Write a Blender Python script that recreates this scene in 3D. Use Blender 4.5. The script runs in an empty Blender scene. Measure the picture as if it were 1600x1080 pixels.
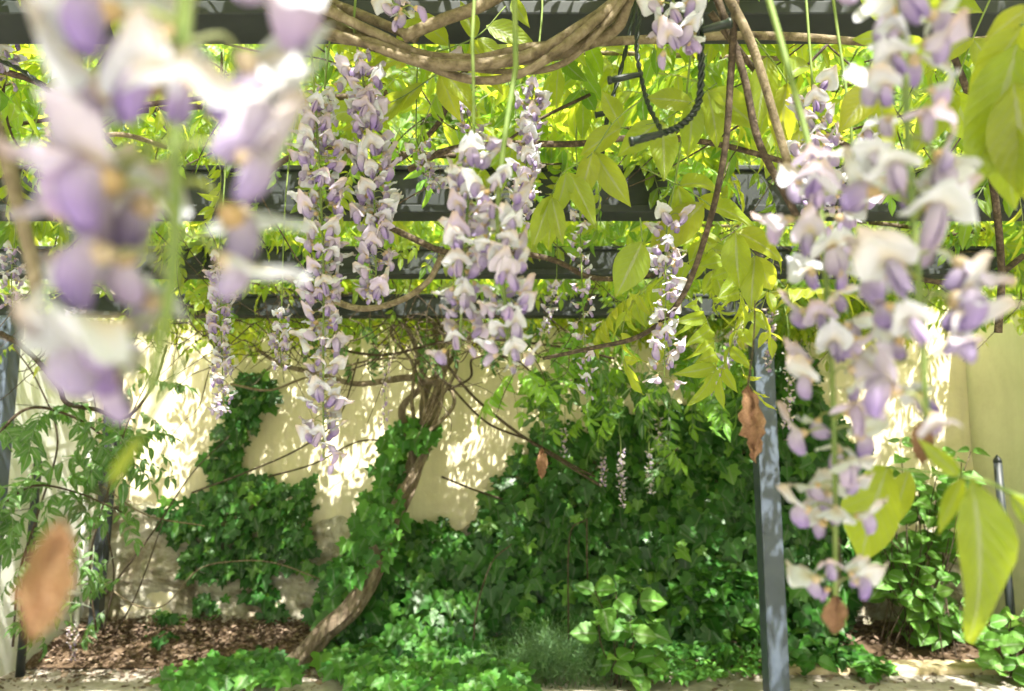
import bpy, bmesh, math, random
import numpy as np
from mathutils import Matrix, Vector

R_ = math.radians
rng = np.random.default_rng(7)
random.seed(7)
scene = bpy.context.scene
COL = scene.collection

# ------------------------------------------------------------------ camera, sky, sun, exposure
FPX = 1155.0
CAMZ = 1.30
PITCH = R_(7.8)
cam_d = bpy.data.cameras.new('camera')
cam = bpy.data.objects.new('camera', cam_d)
COL.objects.link(cam)
cam.location = (0, 0, CAMZ)
cam.rotation_euler = (math.pi/2 + PITCH, 0, 0)
cam_d.sensor_width = 36.0
cam_d.lens = FPX/1600*36.0
cam_d.clip_start = 0.01
cam_d.clip_end = 500
cam_d.dof.use_dof = True
cam_d.dof.focus_distance = 1.15
cam_d.dof.aperture_fstop = 6.4
scene.camera = cam

SUN_EL = R_(57)
SUN_AZ = R_(167)          # compass-like: measured from +Y towards +X ; the sun stands behind the camera
world = bpy.data.worlds.new('World')
scene.world = world
world.use_nodes = True
wn = world.node_tree
bg = wn.nodes['Background']
sky = wn.nodes.new('ShaderNodeTexSky')
sky.sky_type = 'NISHITA'
sky.sun_disc = False
sky.sun_elevation = SUN_EL
sky.sun_rotation = SUN_AZ
sky.air_density = 1.0
sky.dust_density = 5.0
sky.ozone_density = 1.0
wn.links.new(sky.outputs[0], bg.inputs[0])
bg.inputs[1].default_value = 0.15
sd = bpy.data.lights.new('sun', 'SUN')
sd.energy = 5.0
sd.angle = R_(0.53)
sd.color = (1.0, 0.95, 0.86)
sun = bpy.data.objects.new('sun', sd)
COL.objects.link(sun)
SUNV = Vector((math.sin(SUN_AZ)*math.cos(SUN_EL), math.cos(SUN_AZ)*math.cos(SUN_EL), math.sin(SUN_EL)))  # towards the sun
sun.rotation_euler = SUNV.to_track_quat('Z', 'Y').to_euler()
sun.location = SUNV*20
scene.view_settings.view_transform = 'Standard'
scene.view_settings.look = 'None'
scene.view_settings.exposure = 2.0
scene.view_settings.gamma = 1.0
scene.cycles.max_bounces = 10
scene.cycles.diffuse_bounces = 6
scene.cycles.sample_clamp_indirect = 8.0

# ------------------------------------------------------------------ picture -> place
CF = np.array((0, math.cos(PITCH), math.sin(PITCH)))
CU = np.array((0, -math.sin(PITCH), math.cos(PITCH)))
CR = np.array((1.0, 0, 0))
C0 = np.array((0, 0, CAMZ))
def ray(px, py):
    return CF + CR*((px-800)/FPX) + CU*((540-py)/FPX)
def P(px, py, d):
    return C0 + ray(px, py)*d
def PY(px, py, Y):
    r = ray(px, py); return C0 + r*(Y/r[1])
def PZ(px, py, z):
    r = ray(px, py); return C0 + r*((z-CAMZ)/r[2])
def topix(p):
    q = np.asarray(p, float)-C0
    d = q@CF
    return 800+FPX*(q@CR)/d, 540-FPX*(q@CU)/d, d

# ------------------------------------------------------------------ object helpers
WM = {}
def reg(o, m=None):
    WM[o.name] = m.copy() if m is not None else Matrix.Identity(4)
def put(name, data, parent=None, m=None):
    o = bpy.data.objects.new(name, data)
    COL.objects.link(o)
    m = m if m is not None else Matrix.Identity(4)
    o.matrix_basis = m
    reg(o, m)
    if parent is not None:
        o.parent = parent
        o.matrix_parent_inverse = WM[parent.name].inverted()
    return o
def thing(name, label, cat, loc, group=None):
    o = put(name, None, None, Matrix.Translation(Vector([float(v) for v in loc])))
    o.empty_display_size = 0.05
    o['label'] = label; o['category'] = cat
    if group: o['group'] = group
    return o
def tag(o, label, cat, group=None):
    o['label'] = label; o['category'] = cat
    if group: o['group'] = group
    return o
def structure(o):
    o['kind'] = 'structure'; return o
def stuff(o):
    o['kind'] = 'stuff'; return o

def mk(name, V, F, C=None, mats=(), flat=False):
    V = np.asarray(V, np.float32); F = np.asarray(F, np.int32)
    me = bpy.data.meshes.new(name)
    n = len(V); m = len(F); k = F.shape[1]
    me.vertices.add(n); me.vertices.foreach_set('co', V.ravel())
    me.loops.add(m*k); me.loops.foreach_set('vertex_index', F.ravel())
    me.polygons.add(m); me.polygons.foreach_set('loop_start', np.arange(m, dtype=np.int32)*k)
    me.update(calc_edges=True)
    me.validate()
    if C is not None:
        a = me.attributes.new('Col', 'FLOAT_COLOR', 'POINT')
        cc = np.ones((n, 4), np.float32); cc[:, :3] = C
        a.data.foreach_set('color', cc.ravel())
    for mt in mats: me.materials.append(mt)
    if flat: me.shade_flat()
    else: me.shade_smooth()
    return me

def cat_t(parts):
    """join templates (V,F,C)"""
    Vs, Fs, Cs, o = [], [], [], 0
    for V, F, C in parts:
        Vs.append(V); Fs.append(np.asarray(F)+o); Cs.append(C); o += len(V)
    return np.vstack(Vs), np.vstack(Fs), np.vstack(Cs)

def batch(T, M, L, rnd):
    """T template, M (N,3,3), L (N,3), rnd (N,) -> joined arrays; Col.r is the per-leaf random"""
    V, F, C = T
    n = len(M); k = len(V)
    VV = np.einsum('nij,kj->nki', M, V)+L[:, None, :]
    FF = (F[None]+(np.arange(n)*k)[:, None, None]).reshape(-1, F.shape[1])
    CC = np.repeat(C[None], n, 0).copy()
    CC[:, :, 0] = (CC[:, :, 0]+rnd[:, None]) % 1.0
    return VV.reshape(-1, 3), FF, CC.reshape(-1, 3)

def nrm(v):
    v = np.asarray(v, float); return v/(np.linalg.norm(v, axis=-1, keepdims=True)+1e-12)
def frame(y, z):
    """columns x,y,z with y exact; rows stacked for arrays"""
    y = nrm(y); x = nrm(np.cross(y, z)); z = np.cross(x, y)
    return np.stack([x, y, z], -1)
def mat4(M, L):
    m = Matrix.Identity(4)
    for i in range(3):
        for j in range(3): m[i][j] = float(M[i][j])
        m[i][3] = float(L[i])
    return m

def smooth_path(pts, n=8):
    pts = np.asarray(pts, float)
    if len(pts) < 3:
        t = np.linspace(0, 1, n+1)[:, None]; return pts[0]*(1-t)+pts[-1]*t
    Pp = np.vstack([2*pts[0]-pts[1], pts, 2*pts[-1]-pts[-2]])
    out = []
    for i in range(1, len(Pp)-2):
        p0, p1, p2, p3 = Pp[i-1], Pp[i], Pp[i+1], Pp[i+2]
        for t in np.linspace(0, 1, n, endpoint=False):
            out.append(0.5*((2*p1)+(-p0+p2)*t+(2*p0-5*p1+4*p2-p3)*t*t+(-p0+3*p1-3*p2+p3)*t**3))
    out.append(pts[-1])
    return np.array(out)

def tube_t(path, rad, segs=6, ridge=0.0, twist=0.0, seed=0, col=(0.5, 0.5, 0.5), knob=0.0):
    path = np.asarray(path, float); n = len(path)
    rad = np.asarray(rad, float)
    if rad.ndim == 0: rad = np.full(n, float(rad))
    elif len(rad) != n: rad = np.interp(np.linspace(0, 1, n), np.linspace(0, 1, len(rad)), rad)
    r2 = np.random.default_rng(seed)
    T = np.gradient(path, axis=0); T = nrm(T)
    up = np.array((0.0, 0, 1)) if abs(T[0][2]) < 0.9 else np.array((1.0, 0, 0))
    N = nrm(np.cross(T[0], up)); Ns = [N]
    for i in range(1, n):
        N = Ns[-1]-T[i]*(Ns[-1]@T[i]); Ns.append(nrm(N))
    Ns = np.array(Ns); B = np.cross(T, Ns)
    a = np.arange(segs)*2*math.pi/segs
    ph = r2.uniform(0, 6.28, 4)
    s = np.linspace(0, 1, n)[:, None]
    rr = rad[:, None]*(1+ridge*(0.6*np.sin(3*a[None]+twist*s+ph[0])+0.5*np.sin(5*a[None]-twist*1.6*s+ph[1])+0.35*np.sin(8*a[None]+3*twist*s+ph[2])))
    if knob: rr = rr*(1+knob*r2.normal(0, 1, (n, 1))*0.5+knob*r2.normal(0, 1, (n, segs))*0.3)
    V = path[:, None]+rr[..., None]*(np.cos(a)[None, :, None]*Ns[:, None]+np.sin(a)[None, :, None]*B[:, None])
    V = V.reshape(-1, 3)
    V = np.vstack([V, path[:1], path[-1:]])
    F = []
    for i in range(n-1):
        for j in range(segs):
            p, q = i*segs+j, i*segs+(j+1) % segs
            F.append((p, q, q+segs)); F.append((p, q+segs, p+segs))
    for j in range(segs):
        F.append((n*segs, (j+1) % segs, j)); F.append((n*segs+1, (n-1)*segs+j, (n-1)*segs+(j+1) % segs))
    C = np.tile(np.array(col, float), (len(V), 1))
    return V, np.array(F), C

def box_me(name, lo, hi, mat, bev=0.004):
    bm = bmesh.new()
    bmesh.ops.create_cube(bm, size=1)
    for v in bm.verts:
        v.co = Vector([lo[i]+(v.co[i]+0.5)*(hi[i]-lo[i]) for i in range(3)])
    if bev: bmesh.ops.bevel(bm, geom=list(bm.edges), offset=bev, segments=2, affect='EDGES', profile=0.5)
    me = bpy.data.meshes.new(name); bm.to_mesh(me); bm.free()
    me.materials.append(mat)
    return me

_ph = rng.uniform(0, 6.28, 64)
def wav(x, y, f=1.0, s=0):
    """cheap smooth noise, about -1..1"""
    x = np.asarray(x, float)*f; y = np.asarray(y, float)*f
    o = 0
    for i in range(5):
        a = _ph[(s*7+i*3) % 64]; k = 1.0+0.55*i
        o = o+np.sin(x*k*math.cos(a)+y*k*math.sin(a)+_ph[(s*5+i*11+1) % 64])*np.cos(x*k*math.sin(a*1.7)-y*k*math.cos(a*1.7)+_ph[(s*3+i*13+2) % 64])
    return o/2.4

# ------------------------------------------------------------------ materials
def nodes(name):
    m = bpy.data.materials.new(name); m.use_nodes = True
    nt = m.node_tree; nt.nodes.clear()
    return m, nt, nt.nodes.new('ShaderNodeOutputMaterial')
def N(nt, t, **k):
    n = nt.nodes.new(t)
    for a, v in k.items(): setattr(n, a, v)
    return n
def mixc(nt, fac, a, b, mode='MIX'):
    n = N(nt, 'ShaderNodeMix', data_type='RGBA', blend_type=mode)
    for i, v in ((0, fac), (6, a), (7, b)):
        if hasattr(v, 'node'): nt.links.new(v, n.inputs[i])
        elif i == 0: n.inputs[0].default_value = v
        else: n.inputs[i].default_value = (*v, 1)
    return n.outputs[2]
def mth(nt, op, a, b=None):
    n = N(nt, 'ShaderNodeMath', operation=op)
    for i, v in ((0, a), (1, b)):
        if v is None: continue
        if hasattr(v, 'node'): nt.links.new(v, n.inputs[i])
        else: n.inputs[i].default_value = v
    return n.outputs[0]
def ramp(nt, fac, stops):
    n = N(nt, 'ShaderNodeValToRGB')
    e = n.color_ramp.elements
    while len(e) < len(stops): e.new(0.5)
    for i, (p, c) in enumerate(stops):
        e[i].position = p; e[i].color = (*c, 1)
    nt.links.new(fac, n.inputs[0])
    return n.outputs[0]
def noise(nt, scale, detail=4, rough=0.6, coord=None, dist=0.0):
    n = N(nt, 'ShaderNodeTexNoise')
    n.inputs['Scale'].default_value = scale; n.inputs['Detail'].default_value = detail
    n.inputs['Roughness'].default_value = rough; n.inputs['Distortion'].default_value = dist
    if coord is not None: nt.links.new(coord, n.inputs['Vector'])
    return n.outputs[0]
def bump(nt, h, strength, dist=0.01):
    n = N(nt, 'ShaderNodeBump'); n.inputs['Strength'].default_value = strength; n.inputs['Distance'].default_value = dist
    nt.links.new(h, n.inputs['Height']); return n.outputs[0]
def pos(nt):
    return N(nt, 'ShaderNodeNewGeometry').outputs['Position']
def objco(nt):
    return N(nt, 'ShaderNodeTexCoord').outputs['Object']

def leaf_mat(name, cols, trans, tfac=0.45, rough=0.42, spec=0.4, rib=(1.25, 1.2, 1.1), veins=0.0, ribs=0.5):
    """cols: colour stops over the per-leaf random; trans: colour of light let through;
       Col.r random per leaf, Col.g along the leaf, Col.b across (0.5 = midrib)"""
    m, nt, out = nodes(name)
    at = N(nt, 'ShaderNodeAttribute', attribute_name='Col')
    sep = N(nt, 'ShaderNodeSeparateColor'); nt.links.new(at.outputs['Color'], sep.inputs[0])
    oi = N(nt, 'ShaderNodeObjectInfo')
    r = mth(nt, 'FRACT', mth(nt, 'ADD', sep.outputs[0], oi.outputs['Random']))
    k = len(cols)
    base = ramp(nt, r, [(i/(k-1), c) for i, c in enumerate(cols)])
    tcol = ramp(nt, r, [(i/(len(trans)-1), c) for i, c in enumerate(trans)])
    nz = noise(nt, 60, 3, 0.6, pos(nt))
    vv = mth(nt, 'ADD', mth(nt, 'MULTIPLY', nz, 0.5), 0.75)
    bri = N(nt, 'ShaderNodeVectorMath', operation='SCALE'); nt.links.new(base, bri.inputs[0]); nt.links.new(vv, bri.inputs['Scale'])
    # midrib and side veins
    dm = mth(nt, 'ABSOLUTE', mth(nt, 'SUBTRACT', sep.outputs[2], 0.5))
    rb = mth(nt, 'LESS_THAN', dm, 0.045)
    w = mth(nt, 'SINE', mth(nt, 'MULTIPLY', mth(nt, 'SUBTRACT', sep.outputs[1], mth(nt, 'MULTIPLY', dm, 0.55)), 62.0))
    vein = mth(nt, 'GREATER_THAN', w, 0.86)
    ribf = mth(nt, 'MINIMUM', mth(nt, 'ADD', rb, mth(nt, 'MULTIPLY', vein, veins)), 1.0)
    c2 = mixc(nt, mth(nt, 'MULTIPLY', ribf, ribs), bri.outputs[0], tuple(min(1, 1.0*x*0.35+0.12) for x in rib))
    pb = N(nt, 'ShaderNodeBsdfPrincipled')
    nt.links.new(c2, pb.inputs['Base Color'])
    pb.inputs['Roughness'].default_value = rough
    pb.inputs['Specular IOR Level'].default_value = spec
    hb = mth(nt, 'ADD', mth(nt, 'MULTIPLY', nz, 0.6), mth(nt, 'MULTIPLY', w, 0.12*(1 if veins else 0)))
    bn = bump(nt, hb, 0.35, 0.004)
    nt.links.new(bn, pb.inputs['Normal'])
    tb = N(nt, 'ShaderNodeBsdfTranslucent')
    n3 = noise(nt, 22, 5, 0.65, pos(nt), 0.5)
    tv = N(nt, 'ShaderNodeVectorMath', operation='SCALE'); nt.links.new(tcol, tv.inputs[0]); nt.links.new(mth(nt, 'ADD', mth(nt, 'MULTIPLY', n3, 1.0), 0.5), tv.inputs['Scale'])
    t2 = mixc(nt, mth(nt, 'MULTIPLY', ribf, 0.35), tv.outputs[0], (0.16, 0.22, 0.03))
    nt.links.new(t2, tb.inputs['Color'])
    mx = N(nt, 'ShaderNodeMixShader'); mx.inputs[0].default_value = tfac
    nt.links.new(pb.outputs[0], mx.inputs[1]); nt.links.new(tb.outputs[0], mx.inputs[2])
    nt.links.new(mx.outputs[0], out.inputs[0])
    return m

M_CAN = leaf_mat('wisteria_leaf_green', [(0.09, 0.17, 0.015), (0.14, 0.22, 0.02), (0.06, 0.14, 0.015), (0.11, 0.2, 0.02)],
                 [(0.74, 0.8, 0.05), (0.86, 0.86, 0.07), (0.3, 0.5, 0.03), (0.62, 0.76, 0.05), (0.2, 0.42, 0.03), (0.8, 0.84, 0.06)], tfac=0.6, rough=0.45, veins=0.3)
M_YOUNG = leaf_mat('wisteria_leaf_young', [(0.15, 0.2, 0.018), (0.12, 0.18, 0.018), (0.18, 0.21, 0.02)],
                   [(0.72, 0.76, 0.045), (0.64, 0.74, 0.045), (0.76, 0.76, 0.05)], tfac=0.52, rough=0.42, veins=0.3, ribs=0.3)
M_FRESH_SUNLIT = leaf_mat('wisteria_leaf_fresh_sunlit', [(0.14, 0.32, 0.03), (0.19, 0.39, 0.035), (0.09, 0.25, 0.03)],
                   [(0.48, 0.75, 0.05), (0.55, 0.8, 0.06), (0.36, 0.66, 0.05)], tfac=0.45, rough=0.4, veins=0.3)  # fresh green leaves, colour brightened to carry the sunlight falling on them
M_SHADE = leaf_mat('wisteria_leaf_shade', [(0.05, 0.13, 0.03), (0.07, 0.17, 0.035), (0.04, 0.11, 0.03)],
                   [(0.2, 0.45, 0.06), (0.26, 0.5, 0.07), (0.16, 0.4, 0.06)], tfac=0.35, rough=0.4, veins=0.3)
M_IVY = leaf_mat('ivy_leaf', [(0.014, 0.07, 0.01), (0.034, 0.125, 0.015), (0.01, 0.052, 0.008), (0.028, 0.105, 0.014), (0.016, 0.075, 0.01), (0.055, 0.165, 0.02), (0.018, 0.08, 0.012), (0.12, 0.26, 0.03)],
                 [(0.06, 0.26, 0.02), (0.09, 0.32, 0.025)], tfac=0.12, rough=0.36, spec=0.3, veins=0.12, ribs=0.08)
M_IVYL = leaf_mat('ivy_leaf_light', [(0.03, 0.125, 0.018), (0.06, 0.185, 0.025), (0.022, 0.095, 0.016), (0.09, 0.235, 0.03), (0.04, 0.15, 0.02)],
                  [(0.2, 0.45, 0.06), (0.26, 0.5, 0.07)], tfac=0.22, rough=0.42, spec=0.22, veins=0.2, ribs=0.12)
M_HYD = leaf_mat('hydrangea_leaf', [(0.075, 0.21, 0.03), (0.11, 0.26, 0.035), (0.055, 0.165, 0.025), (0.14, 0.29, 0.04)],
                 [(0.26, 0.5, 0.08), (0.34, 0.58, 0.1)], tfac=0.28, rough=0.45, spec=0.2, veins=0.45, ribs=.3)
M_HERB = leaf_mat('herb_leaf', [(0.1, 0.21, 0.085), (0.14, 0.26, 0.1), (0.08, 0.17, 0.07)],
                  [(0.2, 0.4, 0.1), (0.25, 0.45, 0.1)], tfac=0.3, rough=0.5)
M_TREE = leaf_mat('tree_leaf', [(0.07, 0.15, 0.015), (0.1, 0.18, 0.02), (0.05, 0.12, 0.015)],
                  [(0.4, 0.6, 0.05), (0.5, 0.68, 0.06)], tfac=0.45)

def petal_mat():
    m, nt, out = nodes('wisteria_petal')
    at = N(nt, 'ShaderNodeAttribute', attribute_name='Col')
    oi = N(nt, 'ShaderNodeObjectInfo')
    nz = noise(nt, 220, 3, 0.6, objco(nt))
    hs = N(nt, 'ShaderNodeHueSaturation')
    nt.links.new(at.outputs['Color'], hs.inputs['Color'])
    nt.links.new(mth(nt, 'ADD', mth(nt, 'MULTIPLY', oi.outputs['Random'], 0.5), 0.75), hs.inputs['Saturation'])
    nt.links.new(mth(nt, 'ADD', mth(nt, 'MULTIPLY', nz, 0.25), 0.87), hs.inputs['Value'])
    pb = N(nt, 'ShaderNodeBsdfPrincipled')
    nt.links.new(hs.outputs[0], pb.inputs['Base Color'])
    pb.inputs['Roughness'].default_value = 0.6
    pb.inputs['Specular IOR Level'].default_value = 0.25
    nt.links.new(bump(nt, nz, 0.3, 0.002), pb.inputs['Normal'])
    tb = N(nt, 'ShaderNodeBsdfTranslucent'); nt.links.new(hs.outputs[0], tb.inputs['Color'])
    mx = N(nt, 'ShaderNodeMixShader'); mx.inputs[0].default_value = 0.38
    nt.links.new(pb.outputs[0], mx.inputs[1]); nt.links.new(tb.outputs[0], mx.inputs[2])
    nt.links.new(mx.outputs[0], out.inputs[0])
    return m
M_PETAL = petal_mat()

def simple_mat(name, stops, scale=8, rough=0.7, bstr=0.4, bdist=0.01, detail=6, spec=0.3, coord='pos', stretch=None, metallic=0):
    m, nt, out = nodes(name)
    co = pos(nt) if coord == 'pos' else objco(nt)
    if stretch:
        mp = N(nt, 'ShaderNodeMapping'); mp.inputs['Scale'].default_value = stretch
        nt.links.new(co, mp.inputs[0]); co = mp.outputs[0]
    nz = noise(nt, scale, detail, 0.65, co, 0.3)
    c = ramp(nt, nz, stops)
    pb = N(nt, 'ShaderNodeBsdfPrincipled')
    nt.links.new(c, pb.inputs['Base Color'])
    pb.inputs['Roughness'].default_value = rough; pb.inputs['Specular IOR Level'].default_value = spec
    pb.inputs['Metallic'].default_value = metallic
    n2 = noise(nt, scale*4, 5, 0.7, co)
    nt.links.new(bump(nt, mth(nt, 'ADD', nz, mth(nt, 'MULTIPLY', n2, 0.5)), bstr, bdist), pb.inputs['Normal'])
    nt.links.new(pb.outputs[0], out.inputs[0])
    return m
M_BARK = simple_mat('wisteria_bark', [(0.28, (0.08, 0.06, 0.042)), (0.48, (0.27, 0.21, 0.15)), (0.68, (0.44, 0.37, 0.28))], 30, 0.9, 1.0, 0.04, 9, 0.15, stretch=(1, 1, 0.22))
M_VINE = simple_mat('vine_bark_tan', [(0.3, (0.06, 0.047, 0.03)), (0.48, (0.16, 0.128, 0.08)), (0.7, (0.27, 0.225, 0.155))], 60, 0.85, 1.0, 0.004, 6, 0.25)
M_VINED = simple_mat('vine_bark_brown', [(0.3, (0.022, 0.017, 0.012)), (0.5, (0.062, 0.045, 0.031)), (0.7, (0.16, 0.122, 0.085))], 95, 0.85, 1.0, 0.003, 6, 0.25)
M_TWIG = simple_mat('green_twig', [(0.3, (0.1, 0.16, 0.04)), (0.7, (0.17, 0.22, 0.06))], 40, 0.6, 0.2, 0.002, 3, 0.3)
M_METAL = simple_mat('anthracite_paint', [(0.3, (0.016, 0.02, 0.021)), (0.5, (0.022, 0.027, 0.028)), (0.75, (0.033, 0.038, 0.038))], 9, 0.6, 0.12, 0.002, 8, 0.25)
M_POST_SKYLIT = simple_mat('post_paint_skylit', [(0.3, (0.05, 0.065, 0.09)), (0.5, (0.064, 0.082, 0.112)), (0.75, (0.08, 0.1, 0.13))], 9, 0.4, 0.12, 0.002, 8, 0.5)  # grey pergola paint with the sky's bluish reflection put into its colour
M_DARKMETAL = simple_mat('dark_paint', [(0.3, (0.018, 0.024, 0.028)), (0.7, (0.035, 0.042, 0.045))], 14, 0.5, 0.15, 0.002, 6, 0.4)
M_CABLE = simple_mat('green_cable', [(0.3, (0.004, 0.01, 0.007)), (0.7, (0.008, 0.017, 0.012))], 60, 0.45, 0.2, 0.001, 3, 0.4)
M_DRY = simple_mat('dry_leaf', [(0.3, (0.08, 0.04, 0.022)), (0.5, (0.2, 0.11, 0.06)), (0.7, (0.34, 0.22, 0.13))], 60, 0.75, 0.5, 0.003, 5, 0.2, coord='obj')
M_ORANGE = simple_mat('dry_orange_leaf', [(0.38, (0.16, 0.07, 0.032)), (0.5, (0.33, 0.18, 0.09)), (0.62, (0.46, 0.33, 0.21))], 40, 0.7, 0.4, 0.003, 5, 0.2, coord='obj')
M_SOIL = simple_mat('soil', [(0.25, (0.05, 0.033, 0.02)), (0.5, (0.11, 0.075, 0.048)), (0.75, (0.18, 0.13, 0.085))], 14, 0.95, 1.0, 0.03, 9, 0.1)
M_PIPE = simple_mat('white_pipe', [(0.3, (0.55, 0.57, 0.53)), (0.7, (0.68, 0.7, 0.66))], 10, 0.4, 0.1, 0.002)
M_KERB = simple_mat('kerb_stone', [(0.25, (0.32, 0.25, 0.14)), (0.5, (0.46, 0.38, 0.23)), (0.75, (0.58, 0.5, 0.34))], 12, 0.85, 0.6, 0.01, 8)

def concrete():
    m, nt, out = nodes('path_concrete')
    p = pos(nt)
    a = noise(nt, 1.6, 6, 0.65, p); b = noise(nt, 30, 6, 0.7, p)
    c = ramp(nt, mth(nt, 'ADD', mth(nt, 'MULTIPLY', a, 0.7), mth(nt, 'MULTIPLY', b, 0.3)), [(0.3, (0.36, 0.33, 0.28)), (0.5, (0.49, 0.46, 0.41)), (0.7, (0.58, 0.55, 0.5))])
    sx = N(nt, 'ShaderNodeSeparateXYZ'); nt.links.new(p, sx.inputs[0])
    g = N(nt, 'ShaderNodeMapRange'); g.inputs[1].default_value = 3.7; g.inputs[2].default_value = 4.36; nt.links.new(sx.outputs[1], g.inputs[0])
    d_ = noise(nt, 9, 7, 0.7, p, 0.6)
    c = mixc(nt, mth(nt, 'MULTIPLY', g.outputs[0], ramp(nt, d_, [(0.35, (0.25, .25, .25)), (0.6, (1, 1, 1))])), c, (0.13, 0.1, 0.065))
    pb = N(nt, 'ShaderNodeBsdfPrincipled'); nt.links.new(c, pb.inputs['Base Color']); pb.inputs['Roughness'].default_value = 0.9
    nt.links.new(bump(nt, b, 0.5, 0.01), pb.inputs['Normal'])
    nt.links.new(pb.outputs[0], out.inputs[0]); return m
M_CONC = concrete()

def wall_mat(name, stops, dirt, dirtamt=0.5):
    m, nt, out = nodes(name)
    p = pos(nt)
    a = noise(nt, 1.3, 7, 0.62, p, 0.4); b = noise(nt, 18, 6, 0.7, p)
    mp = N(nt, 'ShaderNodeMapping'); mp.inputs['Scale'].default_value = (7, 7, 0.7); nt.links.new(p, mp.inputs[0])
    st = noise(nt, 1.0, 5, 0.6, mp.outputs[0], 0.6)
    c = ramp(nt, mth(nt, 'ADD', mth(nt, 'MULTIPLY', a, 0.8), mth(nt, 'MULTIPLY', b, 0.2)), stops)
    c = mixc(nt, mth(nt, 'MULTIPLY', ramp(nt, st, [(0.45, (0, 0, 0)), (0.75, (1, 1, 1))]), dirtamt), c, dirt)
    pb = N(nt, 'ShaderNodeBsdfPrincipled'); nt.links.new(c, pb.inputs['Base Color']); pb.inputs['Roughness'].default_value = 0.92
    pb.inputs['Specular IOR Level'].default_value = 0.15
    nt.links.new(bump(nt, mth(nt, 'ADD', mth(nt, 'MULTIPLY', a, 0.6), b), 0.35, 0.012), pb.inputs['Normal'])
    nt.links.new(pb.outputs[0], out.inputs[0]); return m
M_CREAM = wall_mat('cream_plaster', [(0.3, (0.6, 0.54, 0.35)), (0.5, (0.71, 0.65, 0.45)), (0.7, (0.75, 0.7, 0.54))], (0.46, 0.41, 0.29), 0.6)
M_WHITE = wall_mat('white_plaster', [(0.3, (0.7, 0.72, 0.66)), (0.5, (0.8, 0.81, 0.77)), (0.7, (0.84, 0.85, 0.81))], (0.5, 0.53, 0.44), 0.35)
M_CREAMG = wall_mat('pale_cream_plaster', [(0.3, (0.58, 0.57, 0.4)), (0.5, (0.68, 0.67, 0.49)), (0.7, (0.73, 0.72, 0.55))], (0.5, 0.5, 0.34), 0.3)
def rough_base():
    m, nt, out = nodes('crumbling_plaster')
    p = pos(nt)
    a = noise(nt, 3.2, 8, 0.66, p, 0.5); b = noise(nt, 26, 6, 0.72, p); g = noise(nt, 7.0, 6, 0.65, p, 0.8)
    c = ramp(nt, a, [(0.32, (0.1, 0.08, 0.05)), (0.44, (0.32, 0.28, 0.2)), (0.54, (0.52, 0.49, 0.39)), (0.68, (0.72, 0.7, 0.62))])
    c = mixc(nt, mth(nt, 'MULTIPLY', ramp(nt, g, [(0.5, (0, 0, 0)), (0.66, (1, 1, 1))]), 0.6), c, (0.24, 0.26, 0.11))
    c = mixc(nt, mth(nt, 'MULTIPLY', ramp(nt, b, [(0.55, (0, 0, 0)), (0.75, (1, 1, 1))]), 0.55), c, (0.16, 0.12, 0.08))
    pb = N(nt, 'ShaderNodeBsdfPrincipled'); nt.links.new(c, pb.inputs['Base Color']); pb.inputs['Roughness'].default_value = 0.95
    nt.links.new(bump(nt, mth(nt, 'ADD', a, mth(nt, 'MULTIPLY', b, 0.4)), 1.0, 0.06), pb.inputs['Normal'])
    nt.links.new(pb.outputs[0], out.inputs[0]); return m
M_ROUGH = rough_base()

# ------------------------------------------------------------------ the setting
WALLY = 5.0
LX, RX = -2.76, 3.08
PATHY = 4.36
GZ = 0.07

def grid_obj(name, nx, ny, fn, mat, parent=None):
    u, v = np.meshgrid(np.linspace(0, 1, nx), np.linspace(0, 1, ny))
    V = fn(u.ravel(), v.ravel())
    i = np.arange(nx*ny).reshape(ny, nx)
    F = np.stack([i[:-1, :-1], i[:-1, 1:], i[1:, 1:], i[1:, :-1]], -1).reshape(-1, 4)
    return put(name, mk(name, V, F, None, [mat]), parent)

structure(grid_obj('ground', 2, 2, lambda u, v: np.stack([u*80-40, v*80-40, u*0-0.02], -1), M_SOIL))
def bed(u, v):
    x = LX-0.05+u*(RX-LX+0.1); y = PATHY-0.04+v*(WALLY+0.1-PATHY)
    e = np.clip((y-PATHY)/0.12, 0, 1)
    z = GZ+0.01+e*(0.035+0.03*wav(x, y, 4, 1)+0.012*wav(x, y, 17, 2))+0.07*np.clip((y-4.4)/0.5, 0, 1)
    return np.stack([x, y, np.maximum(z, GZ-0.03)], -1)
structure(grid_obj('garden_bed', 160, 40, bed, M_SOIL))
structure(put('path', box_me('path', (LX-0.02, -12, -0.25), (RX+0.02, PATHY, GZ), M_CONC, 0.01)))
kerb = structure(put('kerb', box_me('kerb', (1.4, PATHY-0.13, -0.2), (RX, PATHY+0.04, GZ+0.035), M_KERB, 0.012)))

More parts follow.
